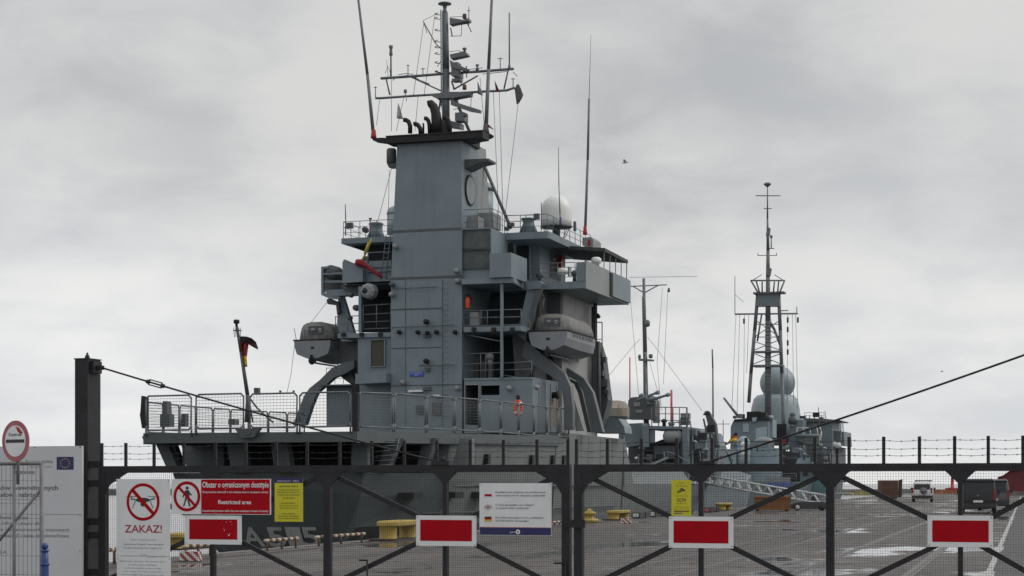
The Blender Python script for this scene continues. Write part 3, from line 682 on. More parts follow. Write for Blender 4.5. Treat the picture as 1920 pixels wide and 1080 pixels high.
# --- hull
def hull_section(a, bt, zt, flare, wl):
    b1 = bt*(1-flare*.25); b2 = bt*(1-flare*.65); b3 = wl
    return [(-bt, a, zt), (-b1, a, zt*.5), (-b2, a, -.4), (-b3, a, -2.3), (-b3*.85, a, -4), (b3*.85, a, -4), (b3, a, -2.3), (b2, a, -.4), (b1, a, zt*.5), (bt, a, zt)]
ZH = 2.2
aH = on_edge(848, 845).y
def lerp(a, b, t): return a+(b-a)*t
tr = [(-5.0, 2.0, ZH), (-4.75, 2.3, 1.1), (-4.2, 2.9, -.4), (-2.55, 4.2, -2.3), (-1.8, 5, -4), (1.8, 5, -4), (2.55, 4.2, -2.3), (4.2, 2.9, -.4), (4.75, 2.3, 1.1), (5.0, 2.0, ZH)]
m = MB(T)
s8 = hull_section(7, 6.45, ZH, .18, 4.6); s9 = hull_section(aH, edge_b(aH)-.12, ZH, .16, 5.2)
m.loft([tr, s8, s9], closed=True)
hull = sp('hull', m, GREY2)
m = MB(T)
secs = [hull_section(aH+.002, edge_b(aH)-.12, deck_z(aH)-.47, .2, 5.2)]
for a in (12, 15, 18, 22, 25.5): secs.append(hull_section(a, edge_b(a)-.1, deck_z(a)-.47, .17-.004*a, 5.2+min(1.9, (a-9)*.14)))
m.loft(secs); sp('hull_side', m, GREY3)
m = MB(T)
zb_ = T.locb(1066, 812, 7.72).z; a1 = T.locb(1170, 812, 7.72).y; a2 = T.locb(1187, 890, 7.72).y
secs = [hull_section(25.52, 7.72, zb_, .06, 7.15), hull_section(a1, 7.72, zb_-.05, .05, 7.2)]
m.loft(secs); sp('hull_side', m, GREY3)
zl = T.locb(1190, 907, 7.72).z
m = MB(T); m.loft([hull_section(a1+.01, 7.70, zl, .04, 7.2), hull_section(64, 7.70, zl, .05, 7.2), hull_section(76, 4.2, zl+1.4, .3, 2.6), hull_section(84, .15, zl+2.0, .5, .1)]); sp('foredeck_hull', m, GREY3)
m = MB(T); p = T.locb(1170, 812, 7.72); q = T.locb(1189, 893, 7.72)
for sg in (1, -1): m.prism([(sg*7.70, a1, p.z-.05), (sg*7.70, a1, zl), (sg*7.70, q.y, zl), ], (-.12*sg, 0, 0))
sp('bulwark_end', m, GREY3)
# mooring deck behind the stern pillars
m = MB(T); m.box((-5.2, 8.6, ZH), (5.4, 8.75, 3.6)); sp('mooring_deck_bulkhead', m, DARK)  # near-black colour puts the overhang's shade into this back wall
for poly, a in (([(283, 812), (305, 812), (337, 886), (316, 886)], 1.5), ([(421, 811), (453, 811), (464, 886), (434, 886)], 1.5), ([(505, 811), (535, 811), (547, 886), (515, 886)], 1.5), ([(660, 811), (688, 814), (690, 886), (658, 886)], 1.5),
                ([(314, 826), (323, 826), (344, 886), (334, 886)], 4.2), ([(338, 826), (420, 826), (420, 886), (352, 886)], 7.6)):
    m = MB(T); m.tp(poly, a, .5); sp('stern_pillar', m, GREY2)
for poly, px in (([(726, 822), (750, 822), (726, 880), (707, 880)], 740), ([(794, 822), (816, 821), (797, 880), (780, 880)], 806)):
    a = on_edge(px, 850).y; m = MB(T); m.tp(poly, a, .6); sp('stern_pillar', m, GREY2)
for poly, a in (([(862, 822), (885, 822), (885, 885), (844, 885)], aH-.05),):
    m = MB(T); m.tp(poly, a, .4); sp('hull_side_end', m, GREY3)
m = MB(T); a = on_edge(712, 850).y
for x0, x1 in ((700, 692), (748, 738)): m.ln([(x0, 822), (x1, 876)], a+.4, .035, 5)
for k in range(6): m.ln([(700-k*1.5, 829+k*9), (748-k*1.8, 826+k*9)], a+.4, .03, 4)
sp('deck_ladder', m, RAILM)
m = MB(T)
m.ln([(405, 870), (402, 838)], 5, .04); m.ln([(461, 870), (459, 838)], 5, .035); sp('mooring_deck_pipe', m, RAILM)
# lettering on the transom
def tr_y(z):
    pts = [(ZH, 2.0), (1.1, 2.3), (-.4, 2.9), (-2.3, 4.2)]
    for (za, ya), (zb, yb) in zip(pts[:-1], pts[1:]):
        if zb <= z <= za: return ya+(yb-ya)*(za-z)/(za-zb)
    return 2.0
m = MB(T)
for ch, xa, xb in (('A', 459, 493), ('5', 506, 534), ('1', 543, 566), ('5', 571, 599)):
    yb_, yt_ = 1024, 987
    p = T.loc(xa, yb_, 3.5); q = T.loc(xb, yt_, 3.2); mm = MB(T)
    mm.text(ch, p.x, p.z, 0, q.z-p.z, q.x-p.x, 'L', .02)
    m.add([(v[0], tr_y(v[2])-.02, v[2]) for v in mm.v], mm.f)
part('hull_number', m, mat('number_paint', (.55, .56, .55), .6, var=.15, scale=3), ship)
# scuttles, vents, rubbing strake, freeing ports on the starboard side
for px, py in ((888, 861), (917, 861), (1000, 862), (1039, 862), (1059, 862)):
    a = on_edge(px, py); m = MB(T); m.box((a.x-.25, a.y-.22, a.z-.26), (a.x+.02, a.y+.22, a.z+.26)); sp('hull_port', m, BLACK)
m = MB(T); m.ln([(592, 918), (600, 918)], 2.3, .03); m.bx(569, 906, 601, 914, 2.27, .1); sp('transom_slot', m, BLACK)
for px in (716, 785, 838):
    p = T.loc(px, 914, 7); a = max(5, (px-640)*.06); m = MB(T); b = 6.0+.012*(px-716); m.box((b-.6, a, .95), (b+.42, a+1.3, 1.25)); sp('hull_slot', m, BLACK)
for z in (1.55, .2):
    m = MB(T); m.poly([(6.1, 7, z), (7.1, 12, z), (7.62, 18, z), (7.72, 25, z), (7.72, 40, z)], .055, 6); sp('rubbing_strake', m, GREYD)
for k in range(5):
    p = T.locb(1082+k*22, 850, 7.72); m = MB(T); m.box((7.715, p.y-.012, zl), (7.727, p.y+.012, zb_-.12)); sp('plate_seam', m, GREYD)
# --- funnel
m = MB(T); m.tp([(745, 262), (865, 255), (866, 430), (866, 521), (733, 521), (733.5, 518), (737, 432)], A0, 3.0); fun = sp('funnel', m, GREY)
m = MB(T); m.tp([(868, 268), (886, 267), (893, 414), (868, 416)], A0+3.02, 2.6); part('rear_casing', m, GREYL, fun)
z = T.loc(800, 251, A0-.5).z; zb = z-.42
xl, xr = T.loc(697, 260, A0-.6).x, T.loc(917, 250, A0-.6).x; a, b = T.loc(745, 262, A0).x, T.loc(866, 257, A0).x
xq, xr2 = T.loc(724, 255, A0-.5).x, T.loc(905, 250, A0-.5).x
m = MB(T); m.prism([(xq, A0-.5, zb), (xr2, A0-.5, zb), (xr2, A0+.7, zb), (b+.12, A0+1.0, zb), (b+.12, A0+3.02, zb), (a-.1, A0+3.02, zb), (a-.1, A0+1.0, zb), (xq, A0+.7, zb)], (0, 0, z-zb)); cap = part('funnel_cap', m, BLACK, fun)
for poly in ([(697, 259), (716, 258), (746, 259), (746, 270), (728, 267), (699, 263)], [(864, 259), (890, 257), (914, 248), (918, 250), (915, 254), (888, 264), (880, 265), (864, 266)]):
    m = MB(T); m.tp(poly, A0+.9, .9); part('cap_wing', m, BLACK, cap)
m = MB(T); m.box((xq-.02, A0-.54, z-.05), (xr2+.02, A0-.501, z+.03)); part('cap_rim', m, BLACK, cap)
for px0, px1 in ((868, 889),):
    c = T.loc(879, 357, A0+1.4); m = MB(T); bx_ = T.loc(866, 357, A0).x
    m.lathe((bx_, A0+1.45, c.z), [(.92, -.05), (.92, .07), (.80, .075)], 28, 'x', False); r_ = part('crest_rim', m, BLACK, fun)
    m = MB(T); m.lathe((bx_, A0+1.45, c.z), [(.82, 0), (.82, .09)], 28, 'x', False); part('crest_disc', m, GREYL, fun)
m = MB(T); p = T.loc(866, 300, A0+.6); m.prism([T.loc(866, 299, A0+.6), T.loc(866, 315, A0+.6), T.loc(874, 316, A0+.6), T.loc(893, 306, A0+.6), T.loc(916, 301, A0+.6), T.loc(916, 297, A0+.6)], (0, 1.4, 0)); part('wing_platform', m, GREYD, fun)
m = MB(T); m.lathe(T.loc(734, 308, A0+1), [(.2, 0), (.3, .1), (.3, .85), (.24, .95)], 14); m.tp([(725, 306), (744, 306), (744, 314), (729, 314)], A0+.8, .5); part('side_lamp', m, GREYD, fun)
# exhaust pipes
def ex(pts, rads):
    m = MB(T); m.pipe([T.loc(x, y, aa) for x, y, aa in pts], rads); part('exhaust_pipe', m, BLACK, fun)
E = A0+2.2
ex([(820, 250, E), (819, 228, E), (817, 212, E), (813, 200, E), (807, 194, E), (803, 195, E)], [.36, .34, .30, .27, .24, .22])
ex([(769, 250, E), (769, 236, E), (766, 228, E), (761, 225, E), (757, 225, E)], [.14]*5)
ex([(789, 250, E-1), (788, 241, E-1), (784, 235, E-1), (779, 232, E-1), (776, 233, E-1)], [.14]*5)
ex([(806, 250, E), (805, 233, E), (803, 226, E), (799, 222, E), (796, 222, E)], [.13]*5)
ex([(843, 250, E), (843, 233, E), (840, 225, E), (836, 220, E), (832, 220, E)], [.15]*5)
ex([(794, 250, E+1), (794, 236, E+1), (793.5, 231, E+1)], [.06]*3)
# whip antennas
def whip(pts, a, r0, r1, base=None, nm='whip_antenna', parent=None, ins=True):
    m = MB(T); P = [T.loc(x, y, a) for x, y in pts]; n = len(P)
    m.poly(P, [r0+(r1-r0)*i/(n-1) for i in range(n)], 7); wq = part(nm, m, MASTM, parent or ship)
    if base:
        m = MB(T); b0 = P[0]; m.lathe(b0-Vector((0, 0, .1)), [(r0*1.7, 0), (r0*1.5, .15), (r0*1.15, .5), (r0, .52)], 10); part('base_insulator', m, base, wq)
whip([(700.5, 256), (689, 140), (672, 0), (663, -75)], A0+1.7, .115, .055, RED)
whip([(911, 246), (916, 130), (922, 0), (925, -75)], A0+1.7, .13, .06, GREYD)
whip([(1097, 437), (1102, 300), (1104.5, 185)], 33, .09, .07, RED); whip([(1104.5, 185), (1108, 66)], 33, .022, .012)
whip([(1051, 420), (1050, 400), (1048, 350), (1047, 276)], 29, .05, .02, GREYD)
whip([(648, 442), (648, 410), (647.5, 383)], 29, .04, .03)
whip([(1015, 432), (1015, 380)], 28.2, .035, .03)
# --- mast
AM = 28.3
m = MB(T); m.poly([T.loc(836, 250, AM), T.loc(836, 130, AM), T.loc(834.5, 24, AM)], [.25, .22, .19], 14); mast = sp('mast', m, MASTM)
def mp(name, m, mt=MASTM): part(name, m, mt, mast)
m = MB(T); c = T.loc(834, 24, AM); m.lathe(c, [(.16, 0), (.16, .12), (.11, .16), (.11, .3), (.13, .34), (.13, .5), (.42, .52), (.40, .60), (.15, .64)], 16); mp('mast_head_lantern', m)
m = MB(T)
m.ln([(826.5, 18), (827.5, 200)], AM-.3, .035, 5)
for k in range(60): m.ln([(827, 22+k*3.1), (832, 22+k*3.1)], AM-.3, .018, 4)
mp('mast_ladder', m)
for y in (26, 34, 56, 77, 88, 100, 117, 134):
    m = MB(T); c = T.loc(824.5, y, AM-.25)
    m.poly([(c.x+.26*math.cos(k*PI/6+PI/2)-.05, c.y+.22*math.sin(k*PI/6+PI/2), c.z) for k in range(7)], .026, 4); mp('ladder_hoop', m)
def yard(pts, r, nm='yard', a=AM): m = MB(T); m.ln(pts, a, r, 8); mp(nm, m)
yard([(714, 147), (780, 142.5), (836, 138), (900, 134), (963, 129)], .085)
yard([(704, 184), (715, 184), (770, 180), (836, 176), (900, 172), (950, 169.5), (963, 165), (974, 168)], .075)
for pts in ([(770, 144), (826, 170)], [(790, 152), (805, 158)], [(850, 168), (896, 142)], [(776, 144), (790, 153)], [(815, 180), (833, 194)], [(887, 175), (850, 190)], [(724, 148), (731, 178)], [(953, 131), (945, 167)]): m = MB(T); m.ln(pts, AM, .05, 6); mp('yard_strut', m)
for poly in ([(843, 33), (868, 37), (878, 34), (878, 39), (851, 44), (843, 46)], [(843, 102), (866, 97), (874, 98), (876, 103), (845, 110)]):
    m = MB(T); m.tp(poly, AM-.3, .6); mp('mast_bracket', m)
m = MB(T); m.ln([(843, 32), (866, 31), (878, 36)], AM, .018, 4); m.ln([(843, 97), (858, 95), (870, 98)], AM, .018, 4); mp('bracket_rail', m)
m = MB(T); m.lathe(T.loc(871, 35, AM), [(.11, 0), (.13, .05), (.13, .25), (.08, .3)], 10); mp('red_lamp', m, BROWNR)
m = MB(T); m.ln([(879, 12), (879, 48)], AM, .025, 5); m.ln([(876, 20), (882, 20)], AM, .02, 4); m.ln([(875, 42), (884, 60)], AM, .03, 5); mp('bracket_antenna', m)
m = MB(T); m.lathe(T.loc(871, 97, AM), [(.1, 0), (.06, .1), (.15, .14), (.12, .24)], 10); mp('bracket_lamp', m)
m = MB(T); m.ln([(845, 68), (865, 67), (866, 42)], AM, .02, 4); m.ln([(845, 52), (848, 68)], AM, .04, 5); mp('bracket_cable', m)
m = MB(T); m.ln([(793.5, 40), (817, 82), (828, 92)], AM, .035, 6); m.ln([(793.5, 40), (801, 62)], AM, .02, 4); m.ln([(803, 34), (822, 24)], AM, .014, 4); m.ln([(793, 38), (803, 34)], AM, .014, 4); mp('signal_gaff', m)
# antennas on the yards
m = MB(T); m.ln([(733, 147), (733, 105)], AM, .06, 6); m.lathe(T.loc(733, 104, AM), [(.1, 0), (.12, .05), (.09, .25), (.09, .4), (.13, .5), (.13, .62)], 10); m.ln([(728, 146), (725, 112)], AM, .015, 4); m.ln([(722, 138), (727, 124), (733, 140)], AM, .015, 4); mp('yard_antenna', m)
for px, y0, y1, w_ in ((765, 144, 121, 3), (793, 142, 127, 4), (875, 135, 124, 0), (938, 132, 108, 5), (704, 184, 162, 3), (962, 165, 146, 4), (760, 181, 170, 3)):
    m = MB(T); m.ln([(px, y0), (px, y1)], AM, .03, 5)
    if w_: m.ln([(px-w_, y1+2), (px+w_, y1+2)], AM, .022, 4)
    mp('yard_antenna', m)
m = MB(T); m.lathe(T.loc(895, 133, AM), [(.13, 0), (.1, .15), (.05, .2), (.12, .36), (.1, .4)], 10); mp('yard_lamp', m)
m = MB(T); m.lathe(T.loc(760, 174, AM), [(.1, 0), (.11, .05), (.1, .2)], 10); mp('yard_lamp', m)
m = MB(T); m.ln([(955, 130), (955, 24)], AM, .045, 6); m.lathe(T.loc(955, 130, AM), [(.1, 0), (.07, .3)], 8); mp('yard_whip', m)
m = MB(T); m.lathe(T.loc(871, 168, AM-.5), [(.12, 0), (.14, .06), (.12, .3)], 8); mp('yard_lamp', m, BROWNR)
m = MB(T); m.tp([(843, 112), (860, 122), (877, 129), (875, 133), (845, 126)], AM-.6, .4); m.tp([(846, 128), (860, 130), (860, 143), (846, 142)], AM-.5, .9); mp('navigation_radar', m)
m = MB(T); m.tp([(845, 187), (862, 194), (900, 206), (899, 211), (880, 208), (845, 196)], AM-.8, .35); mp('radar_scanner', m, MASTM)
m = MB(T); m.bx(853, 210, 870, 227, AM-.6, .8); m.lathe(T.loc(872, 219, AM-.5), [(.14, 0), (.16, .1), (.1, .22)], 10); mp('radar_pedestal', m)
m = MB(T); m.tp([(838, 225), (862, 230), (862, 240), (838, 236)], AM-.5, .8); mp('mast_platform', m)
m = MB(T); m.ln([(852, 180, AM), (862, 205, AM), (890, 268, A0+5.5), (958, 428, A0+4)], AM, .1, 8); mp('mast_stay_leg', m)
m = MB(T); m.ln([(826, 187), (818, 240)], AM, .06, 6); mp('mast_stay_leg', m)
# halyards
m = MB(T)
for pts in ([(712, 185), (706, 235)], [(757, 183), (743, 246)], [(784, 181), (778, 246)], [(795, 40), (775, 180)], [(815, 30), (795, 180)], [(734, 148), (734, 246)], [(925, 172), (935, 405)], [(936, 170), (943, 400)], [(972, 190), (947, 405)], [(900, 146), (908, 235)], [(737, 305), (705, 428)], [(730, 318), (728, 412)]): m.ln(pts, AM-.2, .017, 4)
mp('halyard', m, MASTM)
m = MB(T); m.tp([(806, 178), (836, 172), (880, 172), (880, 178), (846, 184), (820, 184)], AM-.35, .7); mp('yard_crosstree', m)
m = MB(T); m.bx(846, 116, 858, 128, AM-.4, .7); m.bx(847, 146, 862, 152, AM-.4, .6); m.ln([(847, 152), (852, 168)], AM-.2, .06, 5); m.ln([(862, 150), (866, 160)], AM-.2, .04, 5); m.ln([(874, 124), (875, 146)], AM-.1, .03, 5); mp('radar_support', m)
m = MB(T)
for pts in ([(736, 151), (742, 146), (764, 141)], [(747, 140), (760, 138), (775, 139)], [(868, 131), (890, 129), (905, 127)], [(905, 139), (950, 134)], [(820, 125), (828, 112)], [(815, 133), (826, 136)], [(884, 180), (882, 205)], [(762, 184), (762, 190)], [(850, 205), (858, 204)], [(962, 135), (970, 143)]): m.ln(pts, AM-.1, .022, 4)
mp('yard_rail', m)
# --- upper decks
# vent house beside the funnel
m = MB(T); m.tp([(867, 428), (921, 427), (921, 527), (867, 527)], A0+.25, 3.2); vh = sp('vent_house', m, GREY)
for y0, y1 in ((431, 466), (470, 503)):
    m = MB(T); m.bx(868, y0, 918, y1, A0+.2, .1); v = part('vent_grille', m, RUSTV, vh)
    m = MB(T)
    for (x0, ya, x1, yb) in ((866.5, y0-1.5, 919, y0), (866.5, y1, 919, y1+1.5), (866.5, y0, 868, y1), (917.8, y0, 919, y1)): m.bx(x0, ya, x1, yb, A0+.12, .12)
    part('vent_frame', m, GREYD, v)
m = MB(T); p = T.loc(918, 475, A0-.6); q = T.loc(958, 519, A0-.6); m.box((p.x, A0-.6, q.z), (q.x, A0+2.6, p.z)); sp('equipment_box', m, GREY)
# starboard radome tower
def tower(pxc, yb, yt, ytop, wpx, a, label=None):
    c = T.loc(pxc, yb, a); k = (T.loc(pxc+wpx/2, yb, a).x-c.x); h = T.loc(pxc, yt, a).z-c.z; H = T.loc(pxc, ytop, a).z-c.z
    m = MB(T); m.lathe(c, [(k, 0), (k, h)], 28); m.lathe((c.x, c.y, c.z+h), [(k*1.03, 0), (k*1.03, .1), (k*.98, .16)]+[(k*.98*math.cos(t*PI/16), .16+(H-h-.16)*math.sin(t*PI/16)) for t in range(1, 8)], 28)
    sp('radome', m, DOME, label=label)
tower(905, 425, 357, 341, 38, A0+7); tower(748, 440, 402, 385, 42, A0+8)
m = MB(T); m.lathe(T.loc(906, 355, A0+7)-Vector((0, 0, .12)), [(.68, 0), (.70, .03), (.70, .16), (.68, .18)], 28); sp('radome_band', m, GREYD)
# rail on the vent house
zz = T.loc(890, 427, A0+.3).z; xa, xb = T.loc(867, 427, A0+.3).x, T.loc(922, 427, A0+.3).x
m = MB(T); m.rail([(xa, A0+.4, zz), (xb, A0+.4, zz), (xb, A0+3.3, zz), (xb+1.6, A0+3.6, zz)], 1.1, 3, 1.0); sp('handrail', m, RAILM)
m = MB(T); m.bx(868, 405, 896, 428, A0+1, 1.2); m.bx(896, 398, 925, 428, A0+2.5, 1.5); sp('deck_casing', m, GREYL)
# starboard bridge-top platform
AB = 27.5
zt_ = T.loc(990, 435, AB).z; zb_2 = zt_-.42; bx0 = T.loc(945, 440, AB).x; bx1 = T.loc(1029, 433, AB).x
a_end = T.locb(1112, 462, bx1).y
m = MB(T); m.prism([(bx0, AB, zb_2), (bx1-.1, AB, zb_2), (bx1, AB+.12, zb_2), (bx1, a_end, zb_2), (-bx1+1.5, a_end, zb_2), (-bx1+1.5, AB+3, zb_2), (bx0, AB+3, zb_2)], (0, 0, zt_-zb_2)); plat = sp('bridge_roof', m, GREY)
m = MB(T); m.rail([(bx0, AB+.1, zt_), (bx1-.12, AB+.1, zt_), (bx1-.1, a_end-.3, zt_)], 1.05, 3, 1.25); part('handrail', m, RAILM, plat)
m = MB(T); m.tp([(1092, 446), (1108, 444), (1112, 449), (1112, 466), (1092, 460)], a_end-2.2, 2.0); part('roof_end_box', m, GREYL, plat)
m = MB(T); m.tp([(1102, 450), (1107, 450), (1107, 461), (1102, 461)], a_end-2.22, .015); part('red_mark', m, RED, plat)
c = T.loc(991, 433, AB+.9); m = MB(T); m.lathe((c.x, c.y, zt_), [(.62, 0), (.34, .62), (.34, .85), (.46, .87), (.46, .95), (.2, 1.0)], 22); part('ventilator', m, GREY, plat)
c = T.loc(705, 447, 30); m = MB(T); m.lathe((c.x, c.y, c.z), [(.62, 0), (.42, .45), (.42, .85), (.5, .9), (.4, 1.0)], 20); sp('ventilator', m, GREY)
c = T.loc(1043, 430, AB+3); r = T.loc(1071, 430, AB+3).x-c.x; m = MB(T); m.lathe((c.x, c.y, T.loc(1043, 424, AB+3).z), [(r*.72, -.05), (r*.98, 0), (r, r*.4), (r, r*.95)]+[(r*math.cos(t*PI/18), r*.95+r*1.05*math.sin(t*PI/18)) for t in range(1, 9)], 32); rd = sp('radome', m, WHITE, label='white radome')
m = MB(T); z_ = T.loc(1043, 424, AB+3).z; m.lathe((c.x, c.y, z_-.1), [(r*1.02, 0), (r*1.02, .07)], 28); m.lathe((c.x, c.y, zt_), [(.25, 0), (.25, z_-zt_)], 12)
for k in range(6): m.tube((c.x+r*.9*math.cos(k), c.y+r*.9*math.sin(k), z_-.1), (c.x+r*.6*math.cos(k), c.y+r*.6*math.sin(k), zt_), .025, None, 5)
part('radome_stand', m, GREYD, rd)
m = MB(T); m.bx(1001, 400, 1010, 411, AB+.1, .25); m.bx(1075, 415, 1079, 433, AB+3, .2); part('roof_lamp', m, GREYD, plat)
m = MB(T); m.bx(950, 417, 962, 424, AB, .3); m.bx(945, 425, 953, 432, AB, .25); part('roof_lamp', m, GREYD, plat)
# bridge house under it
bw = T.loc(1012, 500, AB+3.0).x; zf = T.loc(1095, 538, AB).z
m = MB(T); m.box((bx0-2, AB+3.0, zf), (bw, a_end-1.5, zb_2)); bh = sp('bridge_house', m, GREY)
for x0, x1, y0, y1 in ((968, 991, 452, 524), (950, 962, 455, 520)):
    m = MB(T); m.bx(x0, y0, x1, y1, AB+2.95, .12); part('doorway_shade', m, DARK, bh)  # dark panel painted as the shade inside the doorway
m = MB(T); m.bx(992, 446, 995, 524, AB+2.5, .1); part('pillar', m, GREY, bh)
for px0, px1 in ((1066, 1071), (1081, 1085)):
    p = T.locb(px0, 500, bw); q = T.locb(px1, 520, bw); m = MB(T); m.box((bw-.05, p.y, q.z), (bw+.03, q.y, p.z)); part('window', m, mat('window_pale', (.5, .6, .62), .15), bh)
for px0, px1 in ((1031, 1058),):
    p = T.locb(px0, 460, bw); q = T.locb(px1, 530, bw); m = MB(T); m.box((bw-.05, p.y, q.z), (bw+.03, q.y, p.z)); part('door', m, GREYD, bh)
m = MB(T)
for (px, py) in ((1036, 458), (1036, 486), (1058, 470)): p = T.locb(px, py, bw); m.lathe((bw, p.y, p.z), [(.12, 0), (.12, .15), (.05, .2)], 8, 'x')
part('bulkhead_lamp', m, GREYL, bh)
# bridge wing
bo = T.loc(1099, 520, AB).x; a_f = T.locb(1179, 540, bo).y; zf0 = T.loc(1099, 540, AB).z; ztb = T.loc(1099, 488, AB).z; bi = T.loc(988, 530, AB).x
m = MB(T); m.box((bi-2.0, AB, zf0), (bo-.1, a_f, zf0+.42)); wg = sp('bridge_wing', m, GREY)
m = MB(T); m.box((bo-.098, AB-.002, zf0-.02), (bo, a_f+.01, ztb)); part('bulwark', m, GREYL, wg)
m = MB(T); m.box((bo-.6, AB-.05, zf0+.43), (bo-.102, AB+.08, ztb-.1)); part('bulwark_return', m, GREY, wg)
p = T.locb(1145, 508, bo); q = T.locb(1178, 560, bo); m = MB(T); m.box((bo+.002, p.y, zf0+.08), (bo+.16, q.y, ztb-.12)); part('name_panel', m, GREY, wg)
m = MB(T); m.box((bo+.002, p.y-.3, zf0+.1), (bo+.05, p.y-.02, ztb-.1)); part('panel_gap', m, BLACK, wg)
m = MB(T); m.rail([(bi-.3, AB+.06, zf0+.42), (bo-.7, AB+.06, zf0+.42)], 1.15, 4, 1.0, .025); part('handrail', m, RAILM, wg)
for k, (px, h, r) in enumerate(((1055, .95, .26), (1012, .7, .2), (1077, .75, .16))):
    p = T.loc(px, 520, AB+.9); m = MB(T); m.lathe((p.x, p.y, zf0+.42), [(.12, 0), (.1, h*.55), (r*1.2, h*.6), (r*1.25, h*.9), (r*.7, h), (.05, h+.04)], 14); part('pelorus', m, WHITE if k == 0 else GREYD, wg)
# canopy on the wing
zc = T.locb(1172, 492, bo-.1).z; ac0 = AB+4.6
m = MB(T); m.prism([(bo-.05, ac0, zc+.05), (bo-.05, a_f, zc), (bw, a_f, zc+.4), (bw, ac0, zc+.4)], (0, 0, .22)); cn = sp('wing_canopy', m, mat('canopy_dark', (.07, .07, .068), .85, var=.2, scale=3, bump=.3, bscale=4))
for k in range(5):
    m = MB(T); y = ac0+.1+(a_f-ac0-.2)*k/4; m.tube((bo-.12, y, zf0+.3), (bo-.12, y, zc+.06), .03, None, 6); part('canopy_pole', m, RAILM, cn)
p = T.locb(1118, 480, bo-.5); m = MB(T); m.lathe((bo-.5, p.y, ztb-.2), [(.2, 0), (.2, .5), (.32, .55), (.32, .8), (.2, .9)], 14); part('covered_compass', m, WHITE, wg)
# inner superstructure behind the open decks
m = MB(T); p0 = T.loc(1000, 700, 29).x; bs = T.loc(1062, 600, 31).x
m.box((-5.2, 30.0, 4.0), (bs, 38.5, zf0-.002)); sp('forward_house', m, mat('house_pale', (.36, .365, .36), .5, var=.1, scale=1, streak=.3))
m = MB(T); m.box((-bs+.3, 30.05, zf0), (bx0-2.01, 38.2, zb_2-.3)); sp('bridge_house_core', m, GREY)

# --- deckhouse below the funnel
m = MB(T); m.tp([(733, 521.5), (866, 521.5), (866, 812), (733, 812)], A0+.02, 5.4); dh = sp('deckhouse', m, GREY)
m = MB(T)
for (x0, y, x1) in ((733, 520, 866), (733, 579, 830), (733, 652, 826), (733, 722, 866)): m.bx(x0, y-.35, x1, y+.35, A0-.012, .02)
m.bx(829, 525, 830, 800, A0-.012, .02); m.bx(760, 525, 760.8, 800, A0-.006, .02); part('plate_seam', m, GREYD, dh)
m = MB(T); m.bx(736, 431, 866, 432, A0-.012, .02); part('plate_seam', m, GREYD, fun)
for (x0, y0, x1, y1) in ((735, 541, 817, 538), (735, 614, 850, 609), (786, 685, 850, 684)):
    m = MB(T); m.ln([(x0, y0), (x1, y1)], A0-.3, .035, 5)
    for k in range(4): m.ln([(lerp(x0, x1, k/3), lerp(y0, y1, k/3), A0-.3), (lerp(x0, x1, k/3), lerp(y0, y1, k/3), A0+.05)], A0, .02, 4)
    part('grab_rail', m, RAILM, dh)
def blob(px, py, r, a, mt=BLACK, par=None, nm='floodlight'):
    m = MB(T); c = T.loc(px, py, a); m.lathe((c.x, c.y, c.z), [(r*.5, -.12), (r, 0), (r, .22), (r*.4, .3)], 10, 'y'); m.box((c.x-.03, c.y+.2, c.z-r), (c.x+.03, c.y+.5, c.z+r*.5)); part(nm, m, mt, par or dh)
for px in (747, 782, 800, 817, 852): blob(px, 622.5 if px != 800 else 624, .13, A0-.35)
blob(798, 603, .16, A0-.4); blob(798, 677, .16, A0-.4)
for (px, py, mt) in ((740, 462, GREYL), (734, 533, GREYD), (733, 552, GREYL), (855, 508, GREYL), (856, 527, GREYL), (754, 717, GREYL), (856, 728, GREYL), (953, 728, GREYL), (1005, 726, GREYL)): blob(px, py, .16, A0-.4, mt, nm='bulkhead_lamp')
m = MB(T)
for (x0, y0, x1, y1) in ((793, 626, 806, 632), (796, 690, 804, 696)): m.bx(x0, y0, x1, y1, A0-.2, .2)
part('lamp_bracket', m, GREYD, dh)
m = MB(T)
for k in range(26): m.ln([(829, 530+k*10), (841, 530+k*10)], A0-.12, .018, 4)
part('rung_ladder', m, GREY, dh)
m = MB(T); m.bx(768, 697, 794, 706, A0-.04, .045); bs_ = part('blue_notice', m, mat('notice_blue', (.03, .08, .42), .4), dh)
m = MB(T)
for k, (t, xa, xb) in enumerate((('KEIN DURCHGANG', 770, 792), ('STOP', 777, 785))):
    p = T.loc(xa, 700.6+k*3.6, A0-.045); q = T.loc(xb, 698.4+k*3.6, A0-.045); m.text(t, p.x, p.z, A0-.046, q.z-p.z, q.x-p.x)
part('notice_lettering', m, WHITE, bs_)
for (x0, y0, x1, y1) in ((765, 731, 791, 735), (812, 740, 824, 743)):
    m = MB(T); m.bx(x0, y0, x1, y1, A0-.35, .35); part('strip_lamp', m, WHITE, dh)
m = MB(T); m.bx(793, 725, 807, 732, A0-.15, .15); part('socket_box', m, GREYD, dh)
for r4 in ((810, 755, 826, 778), (780, 760, 793, 776)): m = MB(T); m.bx(*r4, A0-.1, .1); part('locker', m, GREYD, dh)
